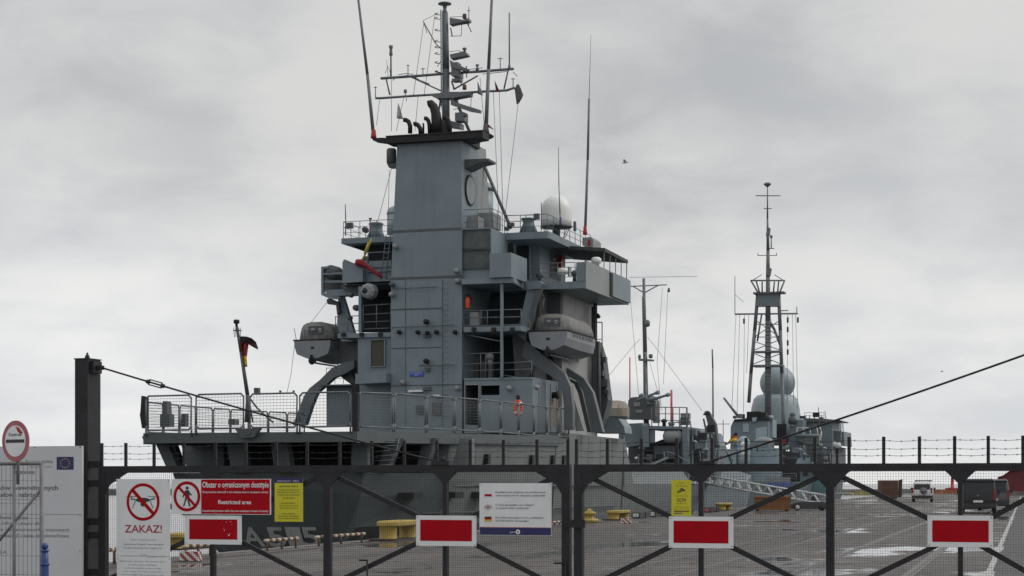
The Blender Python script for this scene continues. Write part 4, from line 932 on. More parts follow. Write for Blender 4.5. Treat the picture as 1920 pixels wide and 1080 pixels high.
# --- open decks to starboard
bR = T.loc(963, 520, A0-.4).x; bE = T.loc(999, 540, A0+1.6).x
zd3 = T.loc(900, 522, A0-.3).z
m = MB(T); xl = T.loc(866.5, 520, A0-.3).x
m.prism([(xl, A0-.35, zd3-.32), (bR, A0-.35, zd3-.32), (bi-.2, A0+2.9, zd3-.32), (bi-.2, AB+2.0, zd3-.32), (xl, AB+2.0, zd3-.32)], (0, 0, .32)); sp('upper_deck', m, GREY)
bD = T.loc(977, 612, A0).x; zd2 = T.loc(900, 612.5, A0).z
m = MB(T); m.box((xl, A0-.02, zd2-.3), (bD, 30, zd2)); d2 = sp('boat_deck', m, GREY)
for px in (888, 925, 960):
    m = MB(T); c = T.loc(px, 617, A0-.15); m.box((c.x-.12, A0-.2, c.z-.12), (c.x+.12, A0-.021, c.z+.1)); m.box((c.x-.05, A0-.2, c.z-.25), (c.x+.05, A0-.021, c.z-.12)); part('fairlead', m, BLACK, d2)
zd1 = T.loc(930, 712, A0).z; bL = T.loc(998, 720, A0).x
m = MB(T)
p0 = T.loc(866.5, 812, A0); z0 = p0.z; dx0, dx1 = T.loc(872, 800, A0).x, T.loc(897, 800, A0).x; dz0, dz1 = T.loc(880, 797, A0).z, T.loc(880, 722, A0).z
wx0, wx1 = T.loc(901, 800, A0).x, T.loc(936, 800, A0).x; wz0, wz1 = T.loc(901, 741, A0).z, T.loc(901, 723, A0).z
y0, y1 = A0+.06, A0+.26
for (a_, b_, c_, d_) in ((xl, dx0, z0, zd1), (dx0, dx1, dz1, zd1), (dx0, dx1, z0, dz0), (dx1, wx0, z0, zd1), (wx0, wx1, wz1, zd1), (wx0, wx1, z0, wz0), (wx1, bL, z0, zd1)): m.box((a_, y0, c_), (b_, y1, d_))
m.box((bL-.2, y1, z0), (bL, 33, zd1)); m.box((xl, y0-.05, zd1), (bL, 33, zd1+.12)); lo = sp('lower_house', m, GREY)
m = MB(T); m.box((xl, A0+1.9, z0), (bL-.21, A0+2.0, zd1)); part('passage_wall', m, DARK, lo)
m = MB(T); m.box((dx0-.06, A0-.0, dz0-.1), (dx0, A0+.1, dz1+.06)); m.box((dx1, A0-.0, dz0-.1), (dx1+.06, A0+.1, dz1+.06)); m.box((dx0-.06, A0, dz1), (dx1+.06, A0+.1, dz1+.07)); part('door_frame', m, GREYL, lo)
m = MB(T)
for px in (1010, 1022, 1032, 1043, 1052): p = T.locb(px, 760, bL); m.box((bL, p.y-.03, z0), (bL+.05, p.y+.03, zd1-.1))
part('pipe_run', m, GREYL, lo)
p = T.locb(1036, 741, bL); m = MB(T); m.lathe((bL, p.y, p.z), [(.2, 0), (.2, .3), (.28, .32), (.2, .4)], 10, 'x'); part('valve', m, DARK, lo)
p = T.locb(1030, 748, bL); q = T.locb(1046, 800, bL); m = MB(T); m.box((bL, p.y, q.z), (bL+.012, q.y, p.z)); part('rusty_patch', m, mat('rust_wash', (.22, .17, .14), .8, var=.35, scale=3, streak=.6), lo)
# back walls and posts
m = MB(T); m.box((xl, AB+1.8, zd2), (bi-.3, AB+1.9, zd3-.33)); m.box((xl, A0+5.2, zd1+.121), (bL-.3, A0+5.3, zd2-.31)); sp('deck_bulkhead', m, mat('passage_shade_grey', (.045, .05, .055), .7, var=.15))  # back walls coloured darker to paint the shade of the open decks
m = MB(T); m.box((bD-.05, A0+2.6, zd1+.121), (bD+.05, A0+5.15, zd2-.31)); m.box((bD+.1, A0+3.2, zd2), (bD+.2, A0+4.8, zd3-.33)); sp('light_block_bulkhead', m, GREYD)  # added to keep light from the right out of the open decks
m = MB(T); c = T.loc(941, 600, A0-.1); m.box((c.x-.075, A0-.18, zd2), (c.x+.075, A0-.03, zd3-.33)); m.box((c.x-.075, A0-.18, zd1+.12), (c.x+.075, A0-.03, zd2)); sp('deck_pillar', m, GREY)
def tr_rail(rows, x0, x1, a, posts, r=.028, par=None):
    m = MB(T)
    for (ya, yb) in rows: m.ln([(x0, ya), (x1, yb)], a, r, 5)
    for px in posts:
        u = (px-x0)/(x1-x0); m.ln([(px, lerp(rows[0][0], rows[0][1], u)), (px, lerp(rows[-1][0], rows[-1][1], u))], a, r, 5)
    sp('handrail', m, RAILM)
tr_rail([(583, 580), (596, 594), (611, 609)], 867, 977, A0+.1, (867, 902, 914, 940, 977))
tr_rail([(664, 661), (683, 680), (696, 693), (711, 709)], 867, 940, A0+.1, (867, 901, 911, 940))
tr_rail([(681, 678), (694, 692), (709, 711)], 941, 998, A0+.1, (941, 997))
m = MB(T); m.ln([(868, 626), (938, 640)], A0+.3, .05, 5); m.ln([(942, 703), (998, 713)], A0+.2, .04, 5); sp('deck_pipe', m, RAILM)
m = MB(T); m.bx(881, 585, 896, 610, A0+.45, .4); sp('deck_locker', m, GREYL)
c = T.loc(919, 672, A0+.9); m = MB(T); m.lathe((c.x, c.y, zd1+.12), [(.1, 0), (.1, .8), (.16, .82), (.16, 1.15)], 10); m.sph((c.x, c.y-.05, zd1+1.45), .24, 14, 8); sp('searchlight', m, GREYL)
m = MB(T)
for k in range(4): c = T.loc(880+k*13, 690, A0+2.2); m.box((c.x-.15, A0+2.2, zd1+.13), (c.x+.15, A0+2.6, zd1+1.3+.2*(k % 2)))
sp('deck_gear', m, GREYD)
# --- port side of the superstructure
m = MB(T); m.tp([(671, 628), (733, 624), (733, 702), (671, 703)], A0+.3, 5); m.tp([(674, 719), (733, 717), (733, 810), (674, 810)], A0+.9, 4); pb_ = sp('port_house', m, GREY)
m = MB(T); m.bx(695, 638, 720, 686, A0+.24, .1); g_ = part('intake_grille', m, mat('intake_mesh', (.075, .066, .05), .8, var=.2, scale=20), pb_)
m = MB(T)
for (x0, ya, x1, yb) in ((693, 636, 722, 638), (693, 686, 722, 688), (693, 638, 695, 686), (720, 638, 722, 686)): m.bx(x0, ya, x1, yb, A0+.15, .15)
part('grille_frame', m, GREY, g_)
m = MB(T); m.tp([(666, 701), (724, 699), (724, 717), (666, 720)], A0-.7, 1.6); sp('equipment_box', m, GREY)
m = MB(T); m.bx(660, 720, 673, 812, A0+1.2, 3); sp('port_gap_shade', m, BLACK)  # black box fills the gap; its shade is put into the colour
m = MB(T); m.bx(612, 722, 660, 798, A0+3.5, 3); sp('port_locker_house', m, GREY)
m = MB(T); m.bx(600, 720, 672, 724, A0+2.5, 4); sp('boat_deck', m, GREYD)
m = MB(T); m.bx(633, 623, 733, 634, A0+.1, 5.5); sp('boat_deck', m, GREY)
for px in (644, 678, 713):
    m = MB(T); c = T.loc(px, 627, A0); m.box((c.x-.12, A0-.09, c.z-.12), (c.x+.12, A0+.09, c.z+.1)); sp('fairlead', m, BLACK)
m = MB(T); m.tp([(676, 532), (733, 532), (733, 623), (676, 623)], A0+4.6, .2); sp('deck_bulkhead', m, DARK)
tr_rail([(573, 570), (590, 587), (604, 602), (617, 615)], 680, 733, A0+.3, (681, 706, 733)); tr_rail([(594, 592), (608, 606), (622, 620)], 628, 674, A0+1.2, (629, 652, 674))
m = MB(T); m.bx(672, 537, 677, 623, A0+.2, .2); sp('deck_pillar', m, GREY)
m = MB(T); m.tp([(642, 492), (680, 494), (680, 528), (642, 531)], A0+1.0, 2); m.tp([(680.3, 490), (733, 488), (733, 527), (680.3, 529)], A0+1.6, 2); m.tp([(642, 492), (645, 486), (658, 492)], A0+1.5, .5); pw = sp('bridge_wing', m, GREY)
m = MB(T); m.bx(642, 531, 733, 535, A0+1.2, 4); m.tp([(642, 533), (680, 533), (680, 553), (676, 553), (640, 541)], A0+1.8, 2); part('wing_floor', m, GREYD, pw)
m = MB(T); m.tp([(602, 500), (616, 499), (616, 503), (606, 504), (606, 548), (622, 556), (636, 556), (636, 561), (618, 560), (602, 553)], A0+2.0, .25)
m.tp([(606, 512), (642, 510), (642, 514), (606, 515.5)], A0+2.0, .25); m.tp([(606, 526), (642, 525), (642, 530), (606, 530)], A0+2.1, .25); m.tp([(606, 544), (673, 541), (673, 552), (618, 556)], A0+2.1, .8); sp('wing_frame', m, GREY)
m = MB(T); m.bx(607, 515, 642, 545, A0+3.2, .4); sp('wing_screen', m, GREYD)
m = MB(T); m.lathe(T.loc(626, 512, A0+2.6), [(.1, -.6), (.45, -.5), (.45, .5), (.1, .6)], 16, 'y'); sp('wing_drum', m, GREYD)
c = T.loc(692, 546, A0+.3); m = MB(T); m.lathe((c.x, c.y, c.z), [(.3, -.35), (.47, -.25), (.5, .3), (.3, .45)], 8, 'y', False); fl = sp('searchlight', m, GREYL)
m = MB(T); m.lathe((c.x-.14, c.y-.36, c.z), [(.17, -.02), (.17, .03)], 12, 'y'); part('lamp_glass', m, DARK, fl)
m = MB(T); m.ln([(690, 493), (690, 474), (733, 472)], A0+1.6, .04, 6); m.ln([(690, 502), (733, 500)], A0+1.55, .03, 5); m.ln([(690, 511), (733, 509)], A0+1.55, .03, 5); sp('handrail', m, RAILM)
m = MB(T)
for x0, x1 in ((724, 714), (732, 724)): m.ln([(x0, 440), (x1, 524)], A0+1.0, .03, 5)
for k in range(9): m.ln([(723-k*1.1, 448+k*9), (731-k*1., 448+k*9)], A0+1.0, .022, 4)
sp('deck_ladder', m, RAILM)
zpp = T.loc(640, 447, 28).z; xpl = T.loc(640, 450, 28).x; xpr = T.loc(736, 450, 28).x
m = MB(T); m.prism([(xpl, 28, zpp-.34), (xpr, 28, zpp-.34), (xpr, 34, zpp-.34), (xpl, 34, zpp-.34)], (0, 0, .34)); pp = sp('bridge_roof', m, GREY)
m = MB(T); m.tp([(645, 458), (733, 455), (733, 500), (690, 500), (690, 474)], 29.5, 3); part('roof_bracket', m, DARK, pp)
m = MB(T); m.rail([(xpl+.1, 33, zpp), (xpl+.1, 28.1, zpp), (xpr, 28.1, zpp)], 1.05, 3, 1.2); part('handrail', m, RAILM, pp)
m = MB(T); m.bx(649, 417, 660, 428, 28.1, .25); m.lathe(T.loc(685, 431, 28.3), [(.18, -.15), (.2, .15)], 12, 'y'); m.ln([(694, 447), (694, 410)], 28.2, .04, 5); m.ln([(692, 410), (697, 410)], 28.2, .06, 5); part('roof_lamp', m, GREYD, pp)
# --- davits
def beam(poly, a, d, mt=GREYD, nm='davit_beam'):
    m = MB(T); m.tp(poly, a, d); return m
DAV = mat('davit_grey', (.125, .142, .152), .5, var=.12, scale=1, streak=.3, bump=.1)
bp_ = lambda poly, a, d, nm, mt=DAV: sp(nm, beam(poly, a, d), mt)
bp_([(549, 797), (559, 770), (570, 742), (580, 728), (600, 712), (622, 690), (650, 678), (664, 676), (664, 690), (648, 700), (626, 708), (606, 726), (594, 736), (584, 760), (572, 797)], 27.2, .5, 'davit_beam')
bp_([(630, 640), (671, 636), (671, 720), (660, 722), (646, 712), (636, 704), (640, 680)], 28.2, .3, 'davit_plate', GREYD)
bp_([(634, 560), (643, 556), (660, 612), (668, 640), (640, 640), (632, 605)], 27.6, .4, 'davit_arm', GREY)
bp_([(612, 562), (617, 559), (634, 566), (637, 585), (632, 590), (630, 572), (614, 570)], 27.3, .3, 'davit_hook', GREYD)
bp_([(636, 690), (660, 700), (668, 720), (652, 716)], 27.9, .3, 'davit_strut', GREYD)
m = MB(T); m.rail([T.locz(610, 722, 9)if False else T.loc(612, 720, 28), T.loc(660, 719, 28)], 1.0, 3, .6, .02); sp('handrail', m, RAILM)
m = MB(T); m.ln([(618, 560), (584, 604)], 27, .014, 4); m.ln([(553, 640), (546, 700), (538, 737)], 26, .016, 4); sp('davit_fall', m, MASTM)
m = MB(T); m.lathe(T.loc(657, 553, A0+1), [(.14, -.1), (.16, .2)], 10, 'y'); m.lathe(T.loc(667, 577, A0+1.3), [(.18, -.1), (.2, .2)], 10, 'y'); m.lathe(T.loc(655, 596, A0+1.3), [(.14, -.1), (.16, .2)], 10, 'y'); sp('deck_lamp', m, GREYD)
AS = 27.0
def cbeam(outer, inner, a, d, nm='davit_beam', mt=DAV): sp(nm, beam(outer+inner[::-1], a, d), mt)
cbeam([(985, 636), (1006, 655), (1058, 700), (1069, 724), (1074, 765), (1074, 806)], [(978, 668), (1000, 684), (1042, 711), (1053, 729), (1058, 765), (1058, 806)], AS-.3, .55)
cbeam([(1040, 676), (1094, 709), (1111, 735), (1130, 810)], [(1046, 696), (1080, 714), (1093, 735), (1110, 810)], 31.0, .6)
cbeam([(1040, 696), (1080, 716), (1090, 736), (1107, 810)], [(1038, 700), (1076, 720), (1084, 738), (1101, 810)], 31.2, .3, 'davit_beam', GREYD)
bp_([(1070, 736), (1078, 752), (1095, 808), (1080, 808)], AS+.6, .1, 'davit_stay_plate', GREYL)
bp_([(990, 536), (1010, 536), (1004, 556), (992, 592), (986, 640), (970, 628), (978, 588)], AS-.6, .5, 'davit_arm', GREY)
bp_([(1003, 546), (1016, 542), (1004, 575), (1000, 600), (993, 622), (988, 618), (996, 575)], AS-.9, .3, 'davit_hook', GREYD)
bp_([(960, 626), (985, 632), (1004, 668), (1002, 690), (988, 712), (966, 712)], AS-.1, .35, 'davit_plate', GREYD)
bp_([(985, 527), (1010, 526), (1018, 532), (1012, 541), (990, 543)], AS-.8, .7, 'davit_head', GREY)
m = MB(T); m.ln([(1010, 538), (1020, 560), (1016, 586)], AS-.6, .05, 5); m.ln([(1020, 545), (1060, 548)], AS+1, .06, 5); m.ln([(975, 690), (995, 712)], AS-.4, .05, 5); sp('davit_fall', m, GREYD)
bp_([(1018, 545), (1052, 545), (1050, 588), (1022, 588)], AS+2.4, .6, 'boat_winch', GREYD)
# pipes, ladders and clutter forward of the house
xs_ = [(1112, 575, 800), (1116, 545, 790), (1122, 640, 800)]
m = MB(T)
for px, y0, y1 in xs_: m.ln([(px, y0), (px+2, y1)], 36.5, .12, 6)
sp('vertical_pipe', m, GREYD)
m = MB(T); m.rail([T.loc(1112, 668, 36.6), T.loc(1129, 668, 36.6)], 2.2, 2, .5, .035); sp('ladder_cage', m, GREYD)
m = MB(T); m.tp([(1113, 640), (1120, 640), (1130, 672), (1136, 720), (1140, 750), (1128, 800), (1113, 800)], 37.2, 1.2); sp('crane_housing', m, GREYD)
m = MB(T)
for (x, y, s) in ((1131, 674, 5), (1133, 718, 7), (1122, 656, 4), (1126, 700, 5), (1137, 735, 4)): c = T.loc(x, y, 36.8); m.box((c.x-.03*s, c.y, c.z-.035*s), (c.x+.03*s, c.y+.5, c.z+.035*s))
sp('crane_fitting', m, GREYD)
m = MB(T); m.lathe(T.loc(1121, 594, 36.6), [(.12, -.1), (.2, 0), (.12, .12), (.04, .22)], 10); m.ln([(1112, 594), (1121, 594)], 36.6, .05, 5); sp('side_lamp', m, BLACK)
m = MB(T); m.tp([(1116, 782), (1160, 785), (1170, 800), (1172, 812), (1116, 812)], 38.5, 2); sp('foredeck_house', m, GREY)
# flagstaff
m = MB(T); P = [T.loc(x, y, .3) for x, y in ((466, 792), (464, 740), (452, 660), (444, 612))]
m.poly(P, [.10, .10, .085, .07], 8); fs = sp('flagstaff', m, GREYD)
m = MB(T); m.lathe(T.loc(443.5, 612, .3), [(.06, 0), (.06, .12), (.14, .14), (.14, .30), (.10, .32)], 12); part('staff_lamp', m, BLACK, fs)
m = MB(T)
for k in range(4): a = k*PI/2; c = T.loc(445, 626, .3); m.tube(c+Vector((.15*math.cos(a), .15*math.sin(a), -.15)), c+Vector((.19*math.cos(a), .19*math.sin(a), .3)), .015, None, 4)
c = T.loc(445, 622, .3); m.poly([c+Vector((.2*math.cos(k*PI/5), .2*math.sin(k*PI/5), .05)) for k in range(11)], .014, 4); part('lamp_cage', m, BLACK, fs)
m = MB(T); m.ln([(465, 742), (482, 765), (512, 792)], .6, .045, 6); m.ln([(463, 745), (460, 792)], .5, .05, 6); m.ln([(466, 742), (474, 792)], .5, .04, 6); part('staff_strut', m, RAILM, fs)
m = MB(T); m.bx(476, 727, 484, 740, .1, .25); sp('stern_lamp', m, GREYD)

# ================================================================== LIFEBOATS, FLAGS, LOOSE GEAR
def lifeboat(px0, px1, yg, yk, yc, a, L, label, wl):
    """px0..px1 transom width, yg gunwale, yk transom bottom, yc canopy top"""
    p = T.loc(px0, yg, a); q = T.loc(px1, yg, a); cx = (p.x+q.x)/2; hw = (q.x-p.x)/2; zg = p.z; zk = T.loc(px0, yk, a).z; zc = T.loc(px0, yc, a).z
    t = thing('lifeboat', label, 'boat', T, (cx, a, zk), 'lifeboats hanging from the davits')
    secs = []; top = []; cs = []
    for k in range(13):
        u = k/12; y = a+L*u; f = 1-max(0, (u-.5)/.5)**2.4*.93; w_ = hw*f; rise = .32*max(0, u-.4)**2
        kz = zk-.12*math.sin(PI*min(1, u*1.1))+(zg-zk)*.75*max(0, (u-.72)/.28)**2; kz = min(kz, zg-.15)
        secs.append([(cx-w_, y, zg+rise), (cx-w_*.96, y, lerp(zg, kz, .45)), (cx-w_*.84, y, lerp(zg, kz, .88)), (cx-w_*.4, y, kz-.10*f), (cx, y, kz-.22*f), (cx+w_*.4, y, kz-.10*f), (cx+w_*.84, y, lerp(zg, kz, .88)), (cx+w_*.96, y, lerp(zg, kz, .45)), (cx+w_, y, zg+rise)])
        top.append(((cx-w_-.03, y, zg+rise), (cx+w_+.03, y, zg+rise)))
        if 0 < k < 12:
            h = (zc-zg)*(1 if u < .55 else 1-.7*((u-.55)/.45)**1.5); yy = a+.15+(L-.3)*u
            cs.append([(cx+x_*w_, yy, zg+rise+h*z_) for x_, z_ in ((-.92, 0), (-.87, .35), (-.80, .66), (-.70, .84), (-.54, .94), (-.28, 1), (.28, 1), (.54, .94), (.70, .84), (.80, .66), (.87, .35), (.92, 0))])
    m = MB(T); m.loft(secs); part('hull', m, mat('boat_hull_grey', (.225, .24, .262), .45, var=.06, scale=1.5, streak=.06), t, recalc=True)
    m = MB(T); m.poly([x[0] for x in top], .045, 6); m.poly([x[1] for x in top], .045, 6); m.tube(top[0][0], top[0][1], .045, None, 6); part('gunwale', m, BLACK, t)
    m = MB(T); m.loft(cs, smooth=True); cv = part('canopy', m, mat('boat_canopy', (.225, .225, .215), .8, var=.16, scale=2.5, streak=.22, bump=.3, bscale=5), t, recalc=True)
    yb = a+.15+(L-.3)/12-.03; h = zc-zg
    m = MB(T); m.box((cx-hw*.42, yb, zg+h*.3), (cx+hw*.42, yb+.1, zg+h*.78)); part('rear_window', m, GREYD, cv)
    m = MB(T)
    for u in (.2, -.2): m.box((cx+hw*u-.13+.04, yb-.015, zg+h*(.44+.1*(u < 0))), (cx+hw*u+.10+.05*(u < 0), yb+.09, zg+h*.66))
    part('window_pane', m, mat('pale_pane', (.33, .34, .34), .3), cv)
    m = MB(T)
    for x in (-.62, -.2, .2, .62): m.tube((cx+hw*x, yb-.12, zg+.02), (cx+hw*x*.93, yb-.12, zg+h*.55), .018, None, 5)
    m.tube((cx-hw*.62, yb-.12, zg+h*.55), (cx+hw*.62, yb-.12, zg+h*.55), .018, None, 5); part('stern_rail', m, RAILM, t)
    m = MB(T)
    for k in range(9):
        u0, u1 = .12+.07*k, .12+.07*(k+1); f = lambda u: hw*(1-max(0, (u-.45)/.55)**2.2*.93)
        for sg in (-1, 1): m.poly([(cx+sg*(f(u0)+.03), a+L*u0, zg-.02), (cx+sg*(f(u0+.035)+.03), a+L*(u0+.035), zg-.3), (cx+sg*(f(u1)+.03), a+L*u1, zg-.02)], .022, 5)
    part('grab_line', m, GREYL, t)
    m = MB(T); m.box((cx-.03, a-.28, zk-.55), (cx+.03, a+.1, zk+.05)); m.lathe((cx, a-.1, zk-.3), [(.05, 0), (.24, .03), (.24, .1), (.05, .12)], 12, 'y'); part('rudder', m, DARK, t)
    m = MB(T); m.tube((cx, a+.5, zk-.42), (cx, a+L*.7, zk-.42), .06, None, 6); m.tube((cx, a+.55, zk-.42), (cx, a+.55, zk), .04, None, 5); m.tube((cx, a+L*.68, zk-.42), (cx, a+L*.68, zk), .04, None, 5); part('keel_guard', m, GREYL, t)
    m = MB(T); m.box((cx-.1, a-.02, lerp(zg, zk, .42)), (cx+.12, a+.05, lerp(zg, zk, .56))); part('transom_vent', m, BLACK, t)
    m = MB(T); m.tube((cx-hw*.9, a+.1, zg), (cx-hw*1.0, a+.05, zg+.75), .02, None, 5); part('boat_mast', m, MASTM, t)
lifeboat(551, 620, 638, 668, 603, 27.0, 6.0, 'grey lifeboat hanging left of the funnel, beside the curved davit', 0)
lifeboat(991, 1064, 621, 652, 587, 25.6, 9.6, 'grey lifeboat with pale canopy hanging right of the funnel, under the bridge wing', 0)

def cloth(grid, mts, name, label, cat, fr, th=.012, rows=None, group=None):
    """grid[r][c] of points; stripes by row through the material list"""
    m = MB(fr); R_, C_ = len(grid), len(grid[0])
    m.v = [tuple(Vector(p)) for r in grid for p in r]
    for r in range(R_-1):
        m.mi = r*len(mts)//(R_-1)
        m.add([], [])
        for c in range(C_-1): m.f.append([r*C_+c, r*C_+c+1, (r+1)*C_+c+1, (r+1)*C_+c]); m.m.append(m.mi); m.sm.append(True)
    o = solo(name, m, mts, label, cat, fr, grid[0][0], group)
    s = o.modifiers.new('thickness', 'SOLIDIFY'); s.thickness = th
    return o
def px_cloth(top, bot, a, rows, wob, fr=T):
    g = []
    n = len(top)
    for r in range(rows+1):
        u = r/rows; row = []
        for c in range(n):
            p = fr.loc(lerp(top[c][0], bot[c][0], u), lerp(top[c][1], bot[c][1], u), a+wob*math.sin(c*1.7+r*.5))
            row.append(p)
        g.append(row)
    return g
FB = mat('flag_black', (.018, .018, .022), .8); FR = mat('flag_red', (.22, .012, .02), .8)
def big_flag():
    # folded ensign: black band streaming, red and gold hanging close to the staff
    top = [(448, 631), (455, 630.5), (463, 631), (472, 634), (480, 641), (484, 653)]
    mid1 = [(450, 641), (456, 641.5), (463, 642.5), (471, 645), (478, 650.5), (483.8, 655.5)]
    mid2 = [(451.5, 651), (453, 647), (455, 645), (458, 644.2), (462, 644.4), (466, 645.5)]
    low = [(454.5, 667), (455.5, 666.6), (456.5, 666.4), (458, 667), (460, 668), (462.5, 669)]
    bot = [(459, 686), (460, 688), (461.5, 688), (462.5, 688), (463, 687.5), (464, 688)]
    g = []
    for A_, B_, n in ((top, mid1, 4), (mid1, mid2, 3), (mid2, low, 1), (low, bot, 4)):
        for r in range(n):
            g.append([T.loc(lerp(p[0], q[0], r/n), lerp(p[1], q[1], r/n), .3+.13*math.sin(k*1.9+len(g)*.6)) for k, (p, q) in enumerate(zip(A_, B_))])
    g.append([T.loc(*p, .3+.1*math.sin(k*2.1)) for k, p in enumerate(bot)])
    cloth(g, [FB, FR, GOLD], 'ensign', 'black, red and gold flag drooping from the tilted staff at the stern', 'flag', T)
big_flag()
cloth(px_cloth([(965, 168), (968, 160), (972, 157), (975, 162)], [(969, 196), (973, 194), (979, 184), (981, 178)], AM-.1, 4, .12), [mat('flag_grey', (.12, .12, .13), .8, var=.5, scale=5)], 'signal_flag', 'ragged grey flag hanging from the right tip of the lower yard', 'flag', T, group='flags hanging from the yards')
cloth(px_cloth([(927, 150), (929, 154), (931, 158)], [(930, 170), (934, 172), (938, 174)], AM-.1, 4, .08), [mat('flag_green', (.05, .09, .03), .8), FR], 'signal_flag', 'small green and red flag under the right yard of the tall mast', 'flag', T, group='flags hanging from the yards')
cloth(px_cloth([(746, 193), (748, 196), (750, 202)], [(744, 222), (750, 223), (756, 223)], AM-.1, 4, .1), [mat('flag_pale', (.45, .45, .47), .8)], 'signal_flag', 'pale flag on the left halyard above the funnel pipes', 'flag', T, group='flags hanging from the yards')
cloth(px_cloth([(895, 152), (897, 156), (899, 162)], [(896, 176), (901, 178), (906, 179)], AM-.1, 4, .1), [mat('flag_striped', (.3, .3, .33), .8, var=.6, scale=4)], 'signal_flag', 'thin whitish flag crumpled on the lower yard left of the right whip antenna', 'flag', T, group='flags hanging from the yards')
cloth(px_cloth([(914, 233), (917, 234), (919, 236)], [(914, 238), (921, 241), (927, 244)], A0+1.6, 3, .08), [RED], 'signal_flag', 'small red pennant at the foot of the right whip antenna', 'flag', T, group='flags hanging from the yards')
# windsock
m = MB(T); c = [T.loc(x, y, A0+.8) for x, y in ((668, 492), (676, 493), (684, 497), (695, 505), (706, 512), (716, 520))]
m.pipe(c, [.20, .24, .15, .10, .12, .09], 10); t = solo('windsock', m, [mat('windsock_red', (.28, .012, .03), .8, var=.3, scale=4, bump=.5, bscale=6)], 'limp red windsock draped over the left bridge wing on a yellow strap', 'windsock', T, c[0])
m = MB(T); m.ln([(697, 447), (690, 466), (678, 490)], A0+1.0, .06, 6); m.ln([(692, 455), (684, 476)], A0+.95, .085, 6); part('strap', m, YELL, (BASE.__setitem__(t.name, (T, Vector(c[0]))), t)[1])
# fire extinguisher, lifejackets
c = T.loc(877, 578, A0+.3); t = thing('fire_extinguisher', 'red fire extinguisher on the dark wall of the open deck', 'extinguisher', T, c)
m = MB(T); m.lathe(c, [(.13, 0), (.15, .04), (.15, .56), (.1, .64), (.05, .68)], 14); part('cylinder', m, ORANGE, t)
m = MB(T); m.lathe((c.x, c.y, c.z+.68), [(.05, 0), (.05, .1), (.12, .11), (.12, .16)], 8); m.poly([(c.x+.1, c.y, c.z+.8), (c.x+.22, c.y, c.z+.6), (c.x+.2, c.y-.05, c.z+.2)], .025, 5); part('valve_and_hose', m, BLACK, t)
c = on_edge(981, 772); c = Vector((c.x-.25, c.y, c.z)); t = thing('lifebuoy', 'orange lifebuoy with pale bands hung on the deck net near the lower house', 'lifebuoy', T, c)
m = MB(T)
ring = [(c.x+.17*math.cos(k*PI/10), c.y-.15, c.z+.2+.36*math.sin(k*PI/10)) for k in range(20)]
m.poly(ring, .115, 8, True); part('ring', m, ORANGE, t)
for k in (2, 7, 12, 17):
    m = MB(T); p = Vector(ring[k]); q = Vector(ring[k+1]); m.tube(p, q, .125, None, 8); part('band', m, SIGNW, t)
m = MB(T); m.lathe((c.x, c.y-.15, c.z+.68), [(.1, 0), (.12, .05), (.12, .22), (.05, .26)], 10); part('light', m, DARK, t)
p = T.locb(1055, 492, bw+.3); c = Vector((bw+.32, p.y, p.z-.5)); t = thing('red_jacket', 'bright red jacket hanging on the wall of the bridge wing', 'jacket', T, c)
m = MB(T); m.loft([[(c.x-.2, c.y-.28*f, c.z+z_), (c.x-.02, c.y-.32*f, c.z+z_), (c.x, c.y+.32*f, c.z+z_), (c.x-.2, c.y+.28*f, c.z+z_)] for f, z_ in ((1.2, -.2), (1, .2), (1.15, .55), (.6, .85), (.3, .95))]); part('body', m, ORANGE if False else RED, t)

# ================================================================== SECOND SHIP
T2 = T.sub(0, 78)
sh2 = thing('naval_boat', 'smaller grey naval vessel with one pole mast and twin gun, ahead of the support ship', 'ship', T2, (0, 0, 0))
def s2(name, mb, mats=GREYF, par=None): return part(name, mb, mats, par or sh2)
def hull_sec(a, b, zt, wl, fr=None): return [(-b, a, zt), (-b*.97, a, zt*.4), (-wl, a, -2.3), (-wl*.8, a, -4), (wl*.8, a, -4), (wl, a, -2.3), (b*.97, a, zt*.4), (b, a, zt)]
z2 = 1.55
m = MB(T2); m.loft([hull_sec(0, 4.0, z2, 3.2), hull_sec(6, 4.6, z2, 4.2), hull_sec(28, 4.6, z2+.2, 4.2), hull_sec(40, 3, z2+1, 2), hull_sec(47, .1, z2+1.6, .05)]); s2('hull', m)
m = MB(T2); m.tp([(1160, 795), (1204, 793), (1211, 833), (1178, 838), (1160, 838)], 4, 3); s2('deckhouse', m, GREYF)
m = MB(T2); m.tp([(1178, 838), (1215, 834), (1290, 806), (1290, 900), (1178, 900)], 8, 6); s2('deckhouse', m, GREYD)
m = MB(T2); m.tp([(1203, 798), (1288, 800), (1288, 805), (1203, 804)], 3, 8); pl2 = s2('gun_platform', m)
m = MB(T2); m.bx(1204, 804, 1216, 838, 2.8, .5); m.bx(1217, 806, 1227, 830, 3.2, .3); s2('ladder_trunk', m)
m = MB(T2); m.rail([T2.loc(1222, 800, 3), T2.loc(1287, 801, 3), T2.loc(1289, 800, 10)], 1.75, 3, .7, .045); part('handrail', m, RAILM, pl2)
m = MB(T2); m.tp([(1279, 803), (1289, 803), (1290, 900), (1281, 900)], 2.8, .8); s2('deck_pillar', m)
m = MB(T2); m.bx(1292, 806, 1298, 895, 6, .5); s2('deck_pillar', m)
for c, l, r in (((1263, 818), 1.6, .62), ((1312, 818), 1.3, .6)):
    p = T2.loc(c[0], c[1], 3.5 if c[0] < 1300 else 9); m = MB(T2); m.lathe(p, [(.15, -l*.6), (r*.8, -l*.5), (r, -l*.3), (r, l*.4), (r*.7, l*.6)], 16, 'x'); s2('raft_canister', m, GREYL)
m = MB(T2); m.bx(1297, 822, 1318, 900, 8, 4); s2('deckhouse', m, GREYD)
